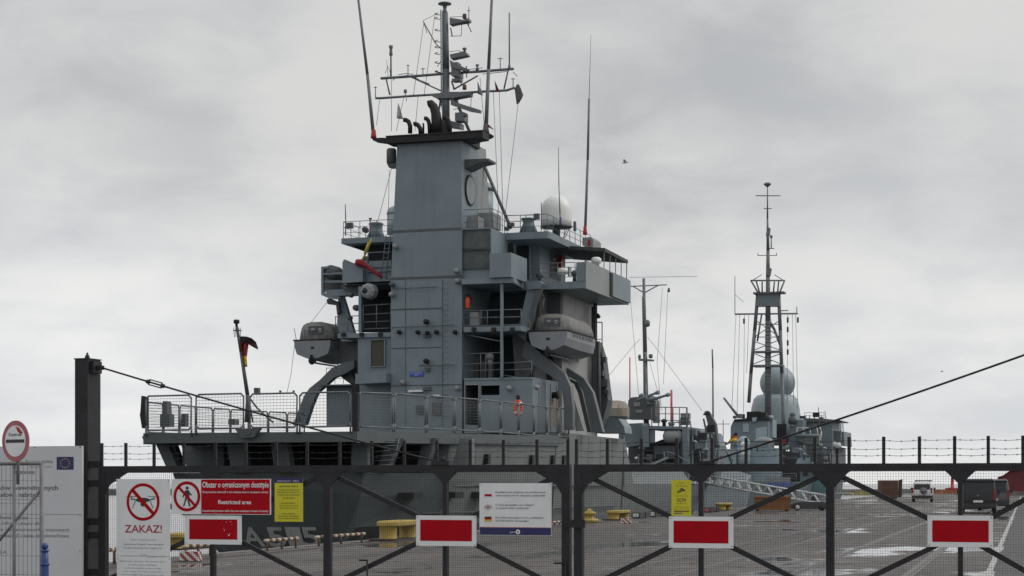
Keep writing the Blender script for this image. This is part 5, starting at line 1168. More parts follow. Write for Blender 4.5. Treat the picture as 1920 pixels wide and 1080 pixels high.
m = MB(T2); m.bx(1226, 836, 1262, 860, 5, 2); m.bx(1262, 842, 1280, 900, 6.5, 2); m.bx(1236, 868, 1258, 900, 4, 2); s2('deck_gear', m, GREYF)
m = MB(T2); m.tp([(1213, 872), (1250, 856), (1252, 860), (1216, 876)], 2, .5); s2('loading_boom', m, GREYL)
m = MB(T2); m.tp([(1178, 750), (1184, 745), (1222, 742), (1228, 752), (1228, 786), (1176, 786)], 6, 2); gm = s2('gun_mount', m, GREYD)
for pts in (((1196, 750), (1230, 737)), ((1218, 751), (1250, 741))):
    m = MB(T2); p, q = T2.loc(*pts[0], 5.5), T2.loc(*pts[1], 3.5); m.tube(p, q, .14, .11, 8); d = (q-p).normalized(); m.tube(q, q+d*.35, .17, .19, 8); part('gun_barrel', m, GREYF, gm)
for (x0, y0, x1, y1) in ((1188, 754, 1200, 762), (1192, 768, 1204, 774), (1212, 752, 1230, 758)): m = MB(T2); m.bx(x0, y0, x1, y1, 5.9, .3); part('gun_detail', m, GREYL, gm)
AM2 = 7.5
m = MB(T2); m.poly([T2.loc(1212, 800, AM2), T2.loc(1209.5, 660, AM2), T2.loc(1207, 522, AM2)], [.26, .2, .13], 12); ms2 = s2('mast', m, MASTM)
m = MB(T2)
for pts in ([(1180, 537), (1250, 534)], [(1187, 537), (1206, 548)], [(1234, 535), (1210, 548)]): m.ln(pts, AM2, .055, 6)
part('yard', m, MASTM, ms2)
m = MB(T2); m.ln([(1180, 520), (1250, 519), (1308, 518)], AM2, .02, 4); part('wire_antenna', m, MASTM, ms2)
m = MB(T2)
for k in range(30): m.ln([(1204+k*.16, 560+k*7), (1207.5+k*.16, 560+k*7)], AM2-.2, .025, 4)
m.ln([(1204, 556), (1208.5, 790)], AM2-.25, .03, 4); part('mast_ladder', m, MASTM, ms2)
m = MB(T2); m.lathe(T2.loc(1213, 607, AM2), [(.1, -.3), (.28, -.2), (.3, .2), (.15, .35)], 12); m.tp([(1197, 672), (1224, 674), (1224, 677), (1197, 676)], AM2-.3, .6); m.lathe(T2.loc(1220, 672, AM2), [(.1, 0), (.2, .1), (.2, .35), (.1, .4)], 10); m.lathe(T2.loc(1199, 672, AM2), [(.1, 0), (.16, .1), (.1, .35)], 10); m.lathe(T2.loc(1254, 548, AM2), [(.06, 0), (.14, .1), (.1, .4)], 8); part('mast_lamp', m, MASTM, ms2)
m = MB(T2)
for pts in ([(1200, 636), (1188, 648), (1140, 706)], [(1214, 632), (1226, 647), (1316, 770)], [(1180, 537), (1198, 748)], [(1242, 540), (1232, 680), (1240, 770)], [(1252, 545), (1244, 720)], [(1218, 678), (1240, 760)]): m.ln(pts, AM2, .018, 4)
part('mast_stay', m, MASTM, ms2)
for pts in (((1181, 750), (1181, 670)), ((1259, 798), (1259, 731))):
    m = MB(T2); m.ln(pts, 4.5, .06 if pts[0][0] < 1200 else .1, 6)
    if pts[0][0] > 1200: m.ln([(1260, 798), (1260, 765)], 4.5, .15, 6)
    s2('red_staff', m, mat('staff_red', (.65, .10, .10), .5))
whip_m = MB(T2); whip_m.ln([(1337, 790), (1336.5, 690), (1335.5, 655)], 20, .08, 6); s2('whip_antenna', whip_m, MASTM)
m = MB(T2); m.tp([(1322, 776), (1330, 774), (1342, 795), (1346, 835), (1318, 835), (1328, 800)], 18, .8); m.ln([(1319, 777), (1332, 775)], 18, .12, 6); m.ln([(1319, 785), (1329, 830)], 18, .1, 6); m.lathe(T2.loc(1326, 773, 18), [(.25, -.1), (.3, .05), (.1, .15)], 10); s2('signal_mast', m, GREYD)
m = MB(T2); m.tp([(1316, 806), (1342, 812), (1350, 835), (1340, 900), (1316, 900)], 19, 3); m.bx(1300, 804, 1320, 812, 12, 2); s2('deckhouse', m, GREYF)
m = MB(T2); m.bx(1322, 840, 1336, 870, 17, 1); m.bx(1298, 838, 1316, 850, 7.6, .6); s2('deck_gear', m, GREYD)
for (x, y, r) in ((1195, 881, .28), (1192.5, 858, .13), (1330, 857, .12), (1318, 842, .2)):
    m = MB(T2); c = T2.loc(x, y, 1.2 if x < 1200 else 15); m.lathe(c, [(r*.7, -r), (r, -r*.4), (r, r*.3), (r*.5, r*.8)], 10); s2('vent_dome', m, WHITE)
m = MB(T2); m.rail([(4.5, 2, z2), (4.5, 28, z2+.2)], 1.0, 3, 1.6, .03); m.rail([(-4.0, .3, z2), (4.0, .3, z2)], 1.0, 3, 1.3, .03); s2('handrail', m, RAILM)
def clutter(fr, par, boxes, n, a_rng, mt):
    rnd = random.Random(n)
    for (x0, y0, x1, y1, k) in boxes:
        for _ in range(k):
            x, y = rnd.uniform(x0, x1), rnd.uniform(y0, y1); a = rnd.uniform(*a_rng); c = fr.loc(x, y, a); q = rnd.random(); m = MB(fr)
            if q < .3: m.box(c-Vector((rnd.uniform(.15, .5), .2, rnd.uniform(.2, .5))), c+Vector((rnd.uniform(.15, .5), .4, .2))); nm = 'deck_locker'
            elif q < .55: m.tube(c-Vector((0, 0, .9)), c+Vector((rnd.uniform(-.3, .3), 0, rnd.uniform(.4, 1.3))), .06, None, 6); nm = 'stanchion'
            elif q < .75: m.lathe(c-Vector((0, 0, .5)), [(.16, 0), (.16, .6), (.3, .68), (.3, .8), (.1, .95)], 10); nm = 'vent_head'
            elif q < .88: m.poly([c, c+Vector((rnd.uniform(.6, 1.6), 0, rnd.uniform(-.4, .4))), c+Vector((rnd.uniform(.8, 2), .2, -1))], .06, 6); nm = 'pipe'
            else: m.lathe(c, [(.08, -.25), (.2, -.2), (.2, .2), (.08, .3)], 10, 'x'); nm = 'cable_reel'
            part(nm, m, mt[rnd.randrange(len(mt))], par)
clutter(T2, sh2, [(1185, 842, 1290, 880, 26), (1222, 775, 1288, 798, 7), (1180, 742, 1230, 755, 4), (1295, 800, 1345, 880, 22)], 5, (2, 9), [GREYD, GREYF, DARK, GREYL, GREYF])
m = MB(T2); m.bx(1216, 838, 1276, 900, 10, .3); m.bx(1296, 826, 1330, 902, 12, .3); s2('open_bay_shade', m, DARK)  # dark panels stand in for the shade of unmodelled bays
# tarpaulin-covered boat
p = T2.loc(1131, 768, 1.5); q = T2.loc(1178, 768, 1.5); cx = (p.x+q.x)/2; hw = (q.x-p.x)/2
zt, zm_, zb = T2.loc(1150, 751, 1.5).z, T2.loc(1150, 766, 1.5).z, T2.loc(1150, 786, 1.5).z
t = thing('covered_boat', 'small boat under a beige tarpaulin, between the support ship and the pole mast', 'boat', T2, (cx, 1.5, zb))
m = MB(T2); secs = []
for x, f, dz in ((-1, .15, -.1), (-.8, .6, 0), (-.35, .95, .0), (.2, 1, 0), (.7, .85, -.05), (1, .4, -.2)):
    secs.append([(cx+hw*x, 1.5-1*f, zb+.25), (cx+hw*x, 1.5-1.15*f, zm_), (cx+hw*x, 1.5-.3*f, zt+dz-(1-f)*.4), (cx+hw*x, 1.5+.3*f, zt+dz-(1-f)*.4), (cx+hw*x, 1.5+1.15*f, zm_), (cx+hw*x, 1.5+1*f, zb+.25)])
m.loft(secs); part('tarpaulin', m, CANVAS, t, recalc=True)
m = MB(T2); m.loft([[(cx+hw*x, 1.5-1*f, zb+.25), (cx+hw*x, 1.5, zb-.1*f), (cx+hw*x, 1.5+1*f, zb+.25)] for x, f in ((-1, .15), (-.5, .85), (.3, .95), (1, .4))]); part('hull', m, GREYL, t, recalc=True)
m = MB(T2)
for x in (-.6, -.1, .45, .85): m.tube((cx+hw*x, 1.5-1.17, zm_), (cx+hw*x, 1.5-.3, zt+.01), .02, None, 4)
part('lashing', m, WIREM, t)

# ================================================================== THIRD SHIP
T3 = T.sub(0, 150)
sh3 = thing('naval_corvette', 'grey naval ship with stacked radar domes and tall lattice mast, farthest along the quay', 'ship', T3, (0, 0, 0))
def s3(name, mb, mats=GREYF, par=None): return part(name, mb, mats, par or sh3)
z3 = 1.9
m = MB(T3); m.loft([hull_sec(-4, 3.8, z3, 3.2), hull_sec(6, 4.6, z3, 4.0), hull_sec(34, 4.6, z3+.3, 4.0), hull_sec(50, 2.6, z3+1.3, 1.6), hull_sec(60, .1, z3+2, .05)]); s3('hull', m)
def mast3(poly, a, r): m = MB(T3); m.ln(poly, a, r, 8); return m
A3 = 12
m = MB(T3); m.poly([T3.loc(1440, 800, A3), T3.loc(1440, 600, A3), T3.loc(1440, 520, A3), T3.loc(1440, 470, A3), T3.loc(1439, 410, A3), T3.loc(1439, 345, A3)], [.45, .36, .28, .22, .12, .06], 10); k3 = s3('mast', m, MASTM)
for pts, r in (([(1421, 548), (1415, 620), (1408, 700), (1404, 755)], .24), ([(1460, 548), (1463, 620), (1466, 700), (1471, 860)], .24), ([(1436, 590), (1452, 618), (1464, 650)], .17), ([(1428, 590), (1420, 640)], .12)):
    part('mast_leg', mast3(pts, A3, r), MASTM, k3)
for x0, x1, y, h in ((1414, 1463, 657, 4), (1412, 1467, 683, 5), (1412, 1470, 546, 5)):
    m = MB(T3); m.bx(x0, y, x1, y+h, A3-.9, 1.8); part('mast_platform', m, MASTM, k3)
m = MB(T3)
for pts in ([(1416, 600), (1462, 632)], [(1463, 600), (1414, 632)], [(1413, 640), (1465, 657)], [(1464, 636), (1413, 657)], [(1412, 662), (1466, 683)], [(1466, 662), (1411, 683)], [(1416, 608), (1463, 608)], [(1414, 632), (1464, 632)]): m.ln(pts, A3, .06, 5)
part('mast_bracing', m, MASTM, k3)
m = MB(T3); m.tp([(1421, 548), (1460, 548), (1462, 574), (1418, 574)], A3-.5, 1.2); part('mast_casing', m, GREYF, k3)
m = MB(T3)
for pts in ([(1408, 526), (1471, 526)], [(1408, 526), (1421, 548)], [(1471, 526), (1462, 548)], [(1418, 527), (1424, 548)], [(1460, 527), (1458, 548)], [(1429, 528), (1429, 548)], [(1452, 528), (1450, 548)]): m.ln(pts, A3-.9, .11, 5); m.ln(pts, A3+.9, .11, 5)
for x in (1408, 1471): m.ln([(x, 526, A3-.9), (x, 526, A3+.9)], A3, .1, 5)
m.ln([(1412, 525), (1428, 515)], A3, .05, 4); m.ln([(1468, 525), (1452, 515)], A3, .05, 4); part('crow_basket', m, MASTM, k3)
m = MB(T3); m.ln([(1378, 589), (1496, 588)], A3, .12, 6); m.ln([(1378, 590), (1378, 518)], A3, .05, 5); m.ln([(1494, 588), (1494, 575)], A3, .06, 5); m.ln([(1460, 583), (1478, 582)], A3, .07, 5); part('yard', m, MASTM, k3)
m = MB(T3); m.ln([(1417, 367), (1463, 367)], A3, .07, 5); m.ln([(1432, 391), (1447, 391)], A3, .06, 5); m.ln([(1421, 479), (1421, 474)], A3, .05, 4); m.ln([(1421, 479), (1456, 479), (1456, 474)], A3, .05, 4); m.ln([(1446, 445), (1446, 466)], A3, .08, 5); m.ln([(1440, 466), (1452, 466)], A3, .06, 5)
m.lathe(T3.loc(1446, 446, A3), [(.1, 0), (.2, .05), (.2, .3), (.1, .35)], 8); m.tp([(1439, 425), (1444, 428), (1443, 440), (1437, 445), (1436, 440)], A3-.2, .4); m.tp([(1436, 502), (1446, 503), (1444, 516), (1438, 516)], A3-.3, .6); part('mast_head_antenna', m, MASTM, k3)
m = MB(T3); m.lathe(T3.loc(1439, 347, A3), [(.05, -.3), (.45, .0), (.52, .15), (.3, .32)], 16); part('mast_head_dish', m, MASTM, k3)
m = MB(T3)
for k in range(24): m.ln([(1434, 600+k*7), (1447, 600+k*7)], A3-.4, .045, 4)
part('mast_rung', m, MASTM, k3)
m = MB(T3)
for x0, y0, x1, y1 in ((1380, 590, 1372, 770), (1387, 590, 1382, 775), (1396, 590, 1394, 775), (1404, 590, 1400, 700), (1477, 590, 1476, 760), (1486, 590, 1488, 760), (1492, 590, 1496, 770), (1378, 552, 1394, 566)): m.ln([(x0, y0), (x1, y1)], A3, .03, 4)
part('halyard', m, WIREM, k3)
m = MB(T3)
for x, y in ((1395, 602), (1477, 600), (1477, 618), (1477, 643), (1477, 660), (1496, 600)): c = T3.loc(x, y, A3); m.box((c.x-.12, c.y-.06, c.z-.35), (c.x+.12, c.y+.06, c.z+.35))
part('signal_pennant', m, INK, k3)
c = T3.loc(1458, 718, 22); r = T3.loc(1491, 718, 22).x-c.x
m = MB(T3); m.sph(c, r, 28, 18, (1, 1, .98), -.72); s3('radar_dome', m, DOME)
c0 = T3.loc(1454, 801, 22); rb = T3.loc(1502, 801, 22).x-c0.x; H = T3.loc(1454, 739, 22).z-c0.z
m = MB(T3); m.lathe(c0, [(rb*1.0, -2.5), (rb*1.0, 0), (rb*.98, H*.3), (rb*.93, H*.6), (rb*.85, H*.85), (rb*.72, H*.96), (rb*.5, H*.99), (rb*.45, H+.15)], 32); s3('radar_dome', m, DOME)
m = MB(T3); m.tp([(1375, 789), (1440, 787), (1440, 905), (1368, 905), (1370, 800)], 4, 5); ah = s3('deckhouse', m, GREYF)
m = MB(T3); m.tp([(1376, 786), (1442, 783), (1442, 788), (1376, 790)], 3.8, 5.4); part('roof_edge', m, DARK, ah)
for poly in ([(1400, 772), (1424, 771), (1424, 784), (1400, 785)], [(1425, 773), (1436, 773), (1436, 784), (1425, 784)]):
    m = MB(T3); m.tp(poly, 5, 2); part('exhaust_box', m, BLACK, ah)
m = MB(T3); m.lathe(T3.loc(1394, 785, 4.5), [(.2, 0), (.2, .6)], 8); part('roof_vent', m, BLACK, ah)
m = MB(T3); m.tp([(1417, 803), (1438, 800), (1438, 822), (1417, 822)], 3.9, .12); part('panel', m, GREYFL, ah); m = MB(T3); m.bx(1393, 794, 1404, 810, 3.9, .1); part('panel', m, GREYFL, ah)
m = MB(T3); p, q = T3.loc(1386, 783, 4), T3.loc(1357, 746, 4); m.tube(p, q, .2, .13, 8); m.bx(1383, 776, 1391, 784, 3.5, 1); s3('gun_barrel', m, MASTM)
m = MB(T3); m.tp([(1441, 785), (1449, 786), (1449, 820), (1441, 822)], 6, 3); m.lathe(T3.loc(1445, 786, 7), [(.4, 0), (.4, .3), (.2, .5)], 10); s3('ventilator', m, GREYFL)
m = MB(T3); m.tp([(1480, 790), (1505, 786), (1506, 905), (1480, 905)], 12, 6); m.tp([(1505, 789), (1560, 790), (1560, 905), (1505, 905)], 16, 10); br = s3('bridge_house', m, GREYF)
m = MB(T3); m.tp([(1508, 784), (1545, 785), (1577, 788), (1577, 790), (1508, 791)], 15.5, 8); part('roof_edge', m, GREYD, br)
m = MB(T3); m.tp([(1548, 807), (1582, 809), (1584, 836), (1548, 832)], 18, 8); part('bridge_wing', m, GREYF, br)
m = MB(T3)
for pts in ([(1580, 790), (1581, 808)], [(1577, 806), (1576, 850)], [(1548, 797), (1560, 798)]): m.ln(pts, 17.5, .07, 5)
part('wing_post', m, GREYL, br)
m = MB(T3)
for x in (1500, 1511, 1518, 1527, 1540): m.ln([(x, 787), (x, 778)], 18, .06, 4)
part('roof_aerial', m, GREYD, br); m = MB(T3); m.lathe(T3.loc(1486, 778, 12), [(.6, -1.1), (.5, -.3), (.25, -.2), (.45, 0), (.2, .3)], 12); part('searchlight', m, GREYD, br); m = MB(T3); m.rail([T3.loc(1508, 785, 17), T3.loc(1545, 785, 17)], .8, 2, 1.2, .03); part('roof_rail', m, GREYD, br)
m = MB(T3); m.bx(1449, 795, 1474, 822, 11, .4); s3('doorway_shade', m, DARK)  # flat dark panel, painted shade with no interior behind it
m = MB(T3); m.tp([(1560, 838), (1572, 838), (1572, 905), (1540, 905), (1540, 838)], 20, 8); s3('forward_house', m, GREYD)
m = MB(T3)
for (x, y) in ((1553, 834), (1562, 833), (1570, 835)): m.lathe(T3.loc(x, y, 17.5), [(.15, -.5), (.4, -.35), (.4, .35), (.15, .5)], 12, 'x')
s3('raft_canister', m, WHITE)
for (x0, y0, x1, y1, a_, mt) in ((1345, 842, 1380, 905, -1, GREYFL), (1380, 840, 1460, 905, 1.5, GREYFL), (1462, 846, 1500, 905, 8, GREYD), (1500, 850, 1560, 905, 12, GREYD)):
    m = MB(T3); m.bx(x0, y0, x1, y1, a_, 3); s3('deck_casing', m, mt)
m = MB(T3); m.tp([(1488, 880), (1496, 859), (1518, 858), (1530, 880)], 4, 3); s3('gun_house', m, GREYFL)
m = MB(T3); m.sph(T3.loc(1394, 832, 0), .85, 16, 10, (1, 1, 1.15), -.6); m.lathe(T3.loc(1394, 842, 0), [(.85, -2.5), (.85, .2)], 16); s3('turret_dome', m, GREYFL)
m = MB(T3); m.sph(T3.loc(1395, 833, -3), .42, 14, 10); m.lathe(T3.loc(1395, 845, -3), [(.36, -.8), (.36, .2)], 12); s3('life_raft', m, WHITE)
m = MB(T3); m.sph(T3.loc(1432, 827, 0), 1.2, 16, 8, (1, .7, .42), -.2); s3('covered_dinghy', m, GREYL)
m = MB(T3); m.tp([(1460, 824), (1472, 824), (1472, 832), (1460, 832)], 8, .3); s3('lifebuoy', m, RED)
m = MB(T3)
for pts in ([(1352, 838), (1376, 826)], [(1358, 832), (1372, 870)], [(1420, 832), (1420, 846)]): m.ln(pts, -1, .1, 5)
m.bx(1460, 836, 1500, 842, 6, 1); m.bx(1466, 856, 1492, 861, 5, 1); s3('deck_gear', m, GREYD)
m = MB(T3); m.rail([(4.5, 0, z3), (4.5, 34, z3+.3)], 1.0, 3, 1.8, .035); m.rail([(-3.6, -3.8, z3), (3.6, -3.8, z3)], 1.0, 3, 1.6, .035); s3('handrail', m, RAILM)
m = MB(T3); m.ln([(1346, 795), (1369, 795)], 5, .04, 4); m.ln([(1356, 787), (1356, 830)], 5, .05, 4); s3('yard_antenna', m, MASTM)
m = MB(T3); p, q = T3.loc(1436, 914, -4.2), T3.loc(1482, 895, -4.2); zz = lerp(p.z, q.z, .5)
m.box((p.x, -4.3, p.z), (q.x, -4.24, zz)); bn = s3('gangway_banner', m, mat('banner_blue', (.10, .15, .38), .6, var=.2))
m = MB(T3); m.box((p.x, -4.3, zz), (q.x, -4.24, q.z)); m.box((p.x-.1, -4.28, p.z-1), (p.x, -4.2, q.z)); part('white_half', m, GREYL, bn)
clutter(T3, sh3, [(1348, 826, 1400, 850, 12), (1480, 776, 1560, 800, 8), (1462, 838, 1560, 872, 20), (1376, 780, 1440, 790, 4)], 9, (-2, 11), [GREYD, GREYF, DARK, GREYL, GREYFL])
# its boat
p = T3.loc(1512, 836, 11); t = thing('rigid_boat', 'open grey rigid boat stowed under a white frame beside the far bridge', 'boat', T3, (p.x, 11, p.z))
x0, x1, z0, z1 = T3.loc(1490, 812, 11).x, T3.loc(1537, 812, 11).x, p.z, T3.loc(1512, 818, 11).z
m = MB(T3); m.loft([[(lerp(x0, x1, u), 11-.9*f, z1), (lerp(x0, x1, u), 11-.5*f, lerp(z0, z1, 1-f*.8)), (lerp(x0, x1, u), 11, lerp(z1, z0, f)), (lerp(x0, x1, u), 11+.9*f, z1)] for u, f in ((0, .15), (.2, .7), (.5, 1), (1, 1))]); part('hull', m, GREYL, t, recalc=True)
m = MB(T3); m.tube((x0+.2, 10.2, z1+.05), (x1, 10.05, z1+.05), .2, None, 8); m.tube((x0+.2, 11.8, z1+.05), (x1, 11.9, z1+.05), .2, None, 8); part('tube_collar', m, GREYF, t)
m = MB(T3)
for u in (.08, .35, .65, .95): m.tube((lerp(x0, x1, u), 10.6, z1), (lerp(x0, x1, u*.9+.05), 10.6, z1+1.1), .05, None, 5)
m.tube((lerp(x0, x1, .12), 10.6, z1+1.1), (lerp(x0, x1, .9), 10.6, z1+1.1), .05, None, 5); m.poly([(x1, 10.5, z1+1.4), (x1+.3, 10.5, z1+.6), (x1+.2, 10.5, z1-.8)], .06, 6); part('boat_frame', m, WHITE, t)
cloth(px_cloth([(1383, 812), (1379, 811), (1376, 814)], [(1382, 827), (1372, 827), (1364, 830)], -2, 6, .2, T3), [FB, mat('flag_orange_red', (.5, .1, .02), .8), GOLD], 'ensign', 'small orange and gold flag on the stern of the farthest ship', 'flag', T3)

# ================================================================== ON THE QUAY
def striped_bar(p, q, r, n, name, label, z=.0):
    p = Vector(p); q = Vector(q); t = thing(name, label, 'guard rail', Q, (p.x, p.y, 0), 'striped guard bars on the quay edge')
    m = MB(Q)
    for k in range(n):
        m.mi = k % 2; m.tube(p.lerp(q, k/n), p.lerp(q, (k+1)/n), r, None, 10)
    part('bar', m, [mat('bar_pale', (.55, .47, .36), .6, var=.15), mat('bar_rust', (.12, .055, .04), .7, var=.2)], t)
    for u in (.06, .5, .94):
        c = p.lerp(q, u); m = MB(Q); m.tube((c.x, c.y, .012), (c.x, c.y, c.z), r*.7, None, 8); part('bar_post', m, mat('bar_rust', (.1, .05, .04)), t)
for (xa, ya, xb, yb, n, lb) in ((176, 1033, 217, 1030, 8, 'striped guard bar on the quay edge behind the left gate post'), (345, 1024, 397, 1021, 8, 'striped guard bar on the quay edge below the first red board'),
        (497, 1013, 558, 1010, 11, 'striped guard bar on the quay edge in front of the hull number'), (592, 1007, 683, 1001, 17, 'long striped guard bar left of the large yellow bollard'), (1038, 979, 1060, 977, 7, 'short striped guard bar seen beside the middle of the gate')):
    p, q = Q.locb(xa, ya, -.6), Q.locb(xb, yb, -.6); p.z = q.z = (p.z+q.z)/2; striped_bar(p, q, .045, n, 'edge_guard_bar', lb)
def drum(m, c, r, h, cap=1.35):
    m.lathe(c, [(r*1.1, 0), (r, .05), (r, h*.72), (r*cap, h*.78), (r*cap*1.02, h*.95), (r*cap*.9, h)], 22)
def twin_bollard(px, py, px2, h, r, label, mt=YELB):
    c = Q.locz(px, py, .012); k = Q.locb(px2, py, c.x); u = (px2-px)
    c2 = Q.locb(px2, py-.0, c.x); c2 = Vector((c.x, c.y+max(.75, min(2.2, c2.y-c.y)), .012)); t = thing('mooring_bollard', label, 'bollard', Q, c, 'yellow mooring bollards on the quay')
    m = MB(Q); drum(m, c, r, h, 1.15); part('bollard_post', m, mt, t)
    m = MB(Q); drum(m, c2, r, h, 1.15); part('bollard_post', m, mt, t)
    m = MB(Q); R_ = r*1.3
    pl = [(c.x+R_*math.cos(PI+k*PI/8), c.y+R_*math.sin(PI+k*PI/8)) for k in range(9)]+[(c2.x+R_*math.cos(k*PI/8), c2.y+R_*math.sin(k*PI/8)) for k in range(9)]
    ce = Vector(((c.x+c2.x)/2, (c.y+c2.y)/2, 0))
    m.loft([[(ce.x+(x-ce.x)*f, ce.y+(y-ce.y)*f, z_) for x, y in pl] for z_, f in ((h*.74, .9), (h*.8, 1), (h*.98, 1), (h*1.04, .93))]); part('cross_head', m, mt, t)
    m = MB(Q); m.box((c.x-r*1.7, c.y-r*1.7, .013), (c.x+r*1.7, c2.y+r*1.7, .06)); part('base_plate', m, STEEL, t)
twin_bollard(728, 1013, 765, .56, .26, 'large yellow twin bollard left of the red board, in front of the dark hull')
twin_bollard(1150, 975, 1182, .42, .26, 'yellow twin bollard with a pale top, right of the gate latch')
twin_bollard(325, 1031, 352, .42, .24, 'yellow twin bollard half hidden by the ZAKAZ sign')
twin_bollard(1352, 957, 1378, .45, .3, 'yellow twin bollard right of the CCTV sign, near the orange skip')
c = Q.locz(1105, 979, .012); t = thing('mooring_bollard', 'small yellow cone-topped bollard just right of the gate latch', 'bollard', Q, c, 'yellow mooring bollards on the quay')
m = MB(Q); m.lathe(c, [(.42, 0), (.42, .12), (.2, .2), (.18, .3), (.3, .34), (.28, .42), (.1, .5), (.06, .6)], 20); part('bollard_post', m, YELB, t)
# small striped boards and edge blocks
STR = bpy.data.materials.new('red_white_stripes'); STR.use_nodes = True; _n = STR.node_tree
_t = _n.nodes.new('ShaderNodeTexCoord'); _w = _n.nodes.new('ShaderNodeTexWave'); _w.bands_direction = 'DIAGONAL'; _w.inputs['Scale'].default_value = 3.2; _r = _n.nodes.new('ShaderNodeValToRGB'); _r.color_ramp.interpolation = 'CONSTANT'
_r.color_ramp.elements[0].color = (.30, .03, .035, 1); _r.color_ramp.elements[1].position = .5; _r.color_ramp.elements[1].color = (.6, .58, .54, 1)
_n.links.new(_t.outputs['Object'], _w.inputs['Vector']); _n.links.new(_w.outputs['Color'], _r.inputs[0]); _n.links.new(_r.outputs[0], _n.nodes['Principled BSDF'].inputs['Base Color'])
for px0, px1, yb, yt, lb in ((336, 372, 1053, 1034, 'red and white striped block on the ground below the first red board'), (1165, 1183, 982, 972, 'small red and white striped block beside the yellow twin bollard')):
    fr = Frame(*(Q.world(Q.locz(px0, yb, 0)).xy), .2); w_ = fr.loc(px1, yb, 0).x; h = fr.loc(px0, yt, 0).z
    t = thing('striped_block', lb, 'barrier', fr, (0, 0, 0), 'red and white striped blocks')
    m = MB(fr); m.prism([(0, 0, .02), (w_, 0, .02), (w_*.95, .03, h), (w_*.05, .03, h)], (0, .22, 0)); part('striped_face', m, STR, t)
    m = MB(fr); m.box((.02, .02, 0), (.1, .2, .02)); m.box((w_-.1, .02, 0), (w_-.02, .2, .02)); part('foot', m, INK, t)
    m = MB(fr); m.box((-.03, .06, h*.2), (-.001, .12, h*1.05)); part('side_plate', m, SIGNW, t)
for k, (px, py) in enumerate(((1192, 972), (1203, 971), (1222, 969.5), (1238, 968.5), (1272, 965), (1286, 964), (1326, 961), (1338, 960))):
    c = Q.locz(px, py, .012); t = thing('edge_block', 'low dark rubber edge block with pale end on the quay right of the twin bollard', 'block', Q, c, 'rubber edge blocks')
    m = MB(Q); m.box((c.x-.2, c.y, .012), (c.x+.2, c.y+1.2, .3)); part('rubber_body', m, INK, t)
    m = MB(Q); m.box((c.x-.14, c.y-.02, .08), (c.x+.14, c.y-.001, .26)); part('pale_end', m, SIGNG if k < 4 else SIGNPINK, t)
def at(px, py_ground, phi=PHQ):
    s = (py_ground-HOR)/CAMH; return Frame((px-CX)/s, FPX/s, phi)
# orange skip
F = at(1416, 958.5, .1); wd = F.loc(1482, 950, 0).x; h = F.loc(1450, 931, 0).z
ORS = mat('skip_orange', (.24, .10, .03), .7, var=.2, scale=2, streak=.4)
t = thing('waste_skip', 'rusty orange steel skip under the white gangway', 'skip', F, (0, 0, 0))
m = MB(F); m.prism([(0, 0, .08), (wd, 0, .08), (wd, 0, h), (0, 0, h)], (0, 2.4, 0)); part('body', m, ORS, t)
m = MB(F); m.box((-.05, -.06, h-.1), (wd+.05, 2.45, h+.01)); part('top_rim', m, ORS, t)
for k in range(5): m = MB(F); x = wd*(k+.5)/5; m.box((x-.04, -.06, .1), (x+.04, -.001, h-.11)); part('rib', m, ORS, t)
m = MB(F); m.box((.1, .1, 0), (.25, 2.3, .079)); m.box((wd-.25, .1, 0), (wd-.1, 2.3, .079)); part('skid', m, INK, t)
# dark tarpaulin heap with wheel
F = at(1484, 957.5, .1); wd = F.loc(1556, 950, 0).x; h = F.loc(1500, 941, 0).z
t = thing('low_trailer', 'low dark trailer with a pale wheel standing under the gangway, right of the orange skip', 'trailer', F, (0, 0, 0))
m = MB(F); m.loft([[(lerp(0, wd, u), -.0, .1), (lerp(0, wd, u), .05, h*f), (lerp(0, wd, u), 1.3, h*f), (lerp(0, wd, u), 1.4, .1)] for u, f in ((0, .75), (.12, .95), (.5, 1), (.85, .97), (1, .8))]); part('cover', m, INK, t, recalc=True)
m = MB(F); m.lathe((.35, -.12, .2), [(.06, -.02), (.2, 0), (.2, .1)], 16, 'y'); w1 = part('wheel', m, BLACK, t)
m = MB(F); m.lathe((.35, -.15, .2), [(.04, -.01), (.14, .0), (.14, .02)], 14, 'y'); part('rim', m, SIGNG, w1)
m = MB(F); m.lathe((wd-.5, -.12, .2), [(.06, -.02), (.2, 0), (.2, .1)], 16, 'y'); part('wheel', m, BLACK, t)
# teal container
F = at(1500, 931, .16); wd = F.loc(1552, 920, 0).x; h = F.loc(1520, 893, 0).z
TEAL = mat('teal_paint', (.13, .24, .26), .5, var=.12)
t = thing('teal_container', 'teal steel container beyond the gangway beside the far ship', 'container', F, (0, 0, 0))
m = MB(F); m.box((0, 0, .1), (wd, 6, h-.06)); part('body', m, TEAL, t)
m = MB(F)
for k in range(12): x = wd*(k+.5)/12; m.box((x-.05, -.03, .22), (x+.05, -.001, h-.2))
part('corrugation', m, TEAL, t)
m = MB(F); m.box((-.04, -.05, h-.06), (wd+.04, 6.04, h)); part('roof_frame', m, GREYL, t)
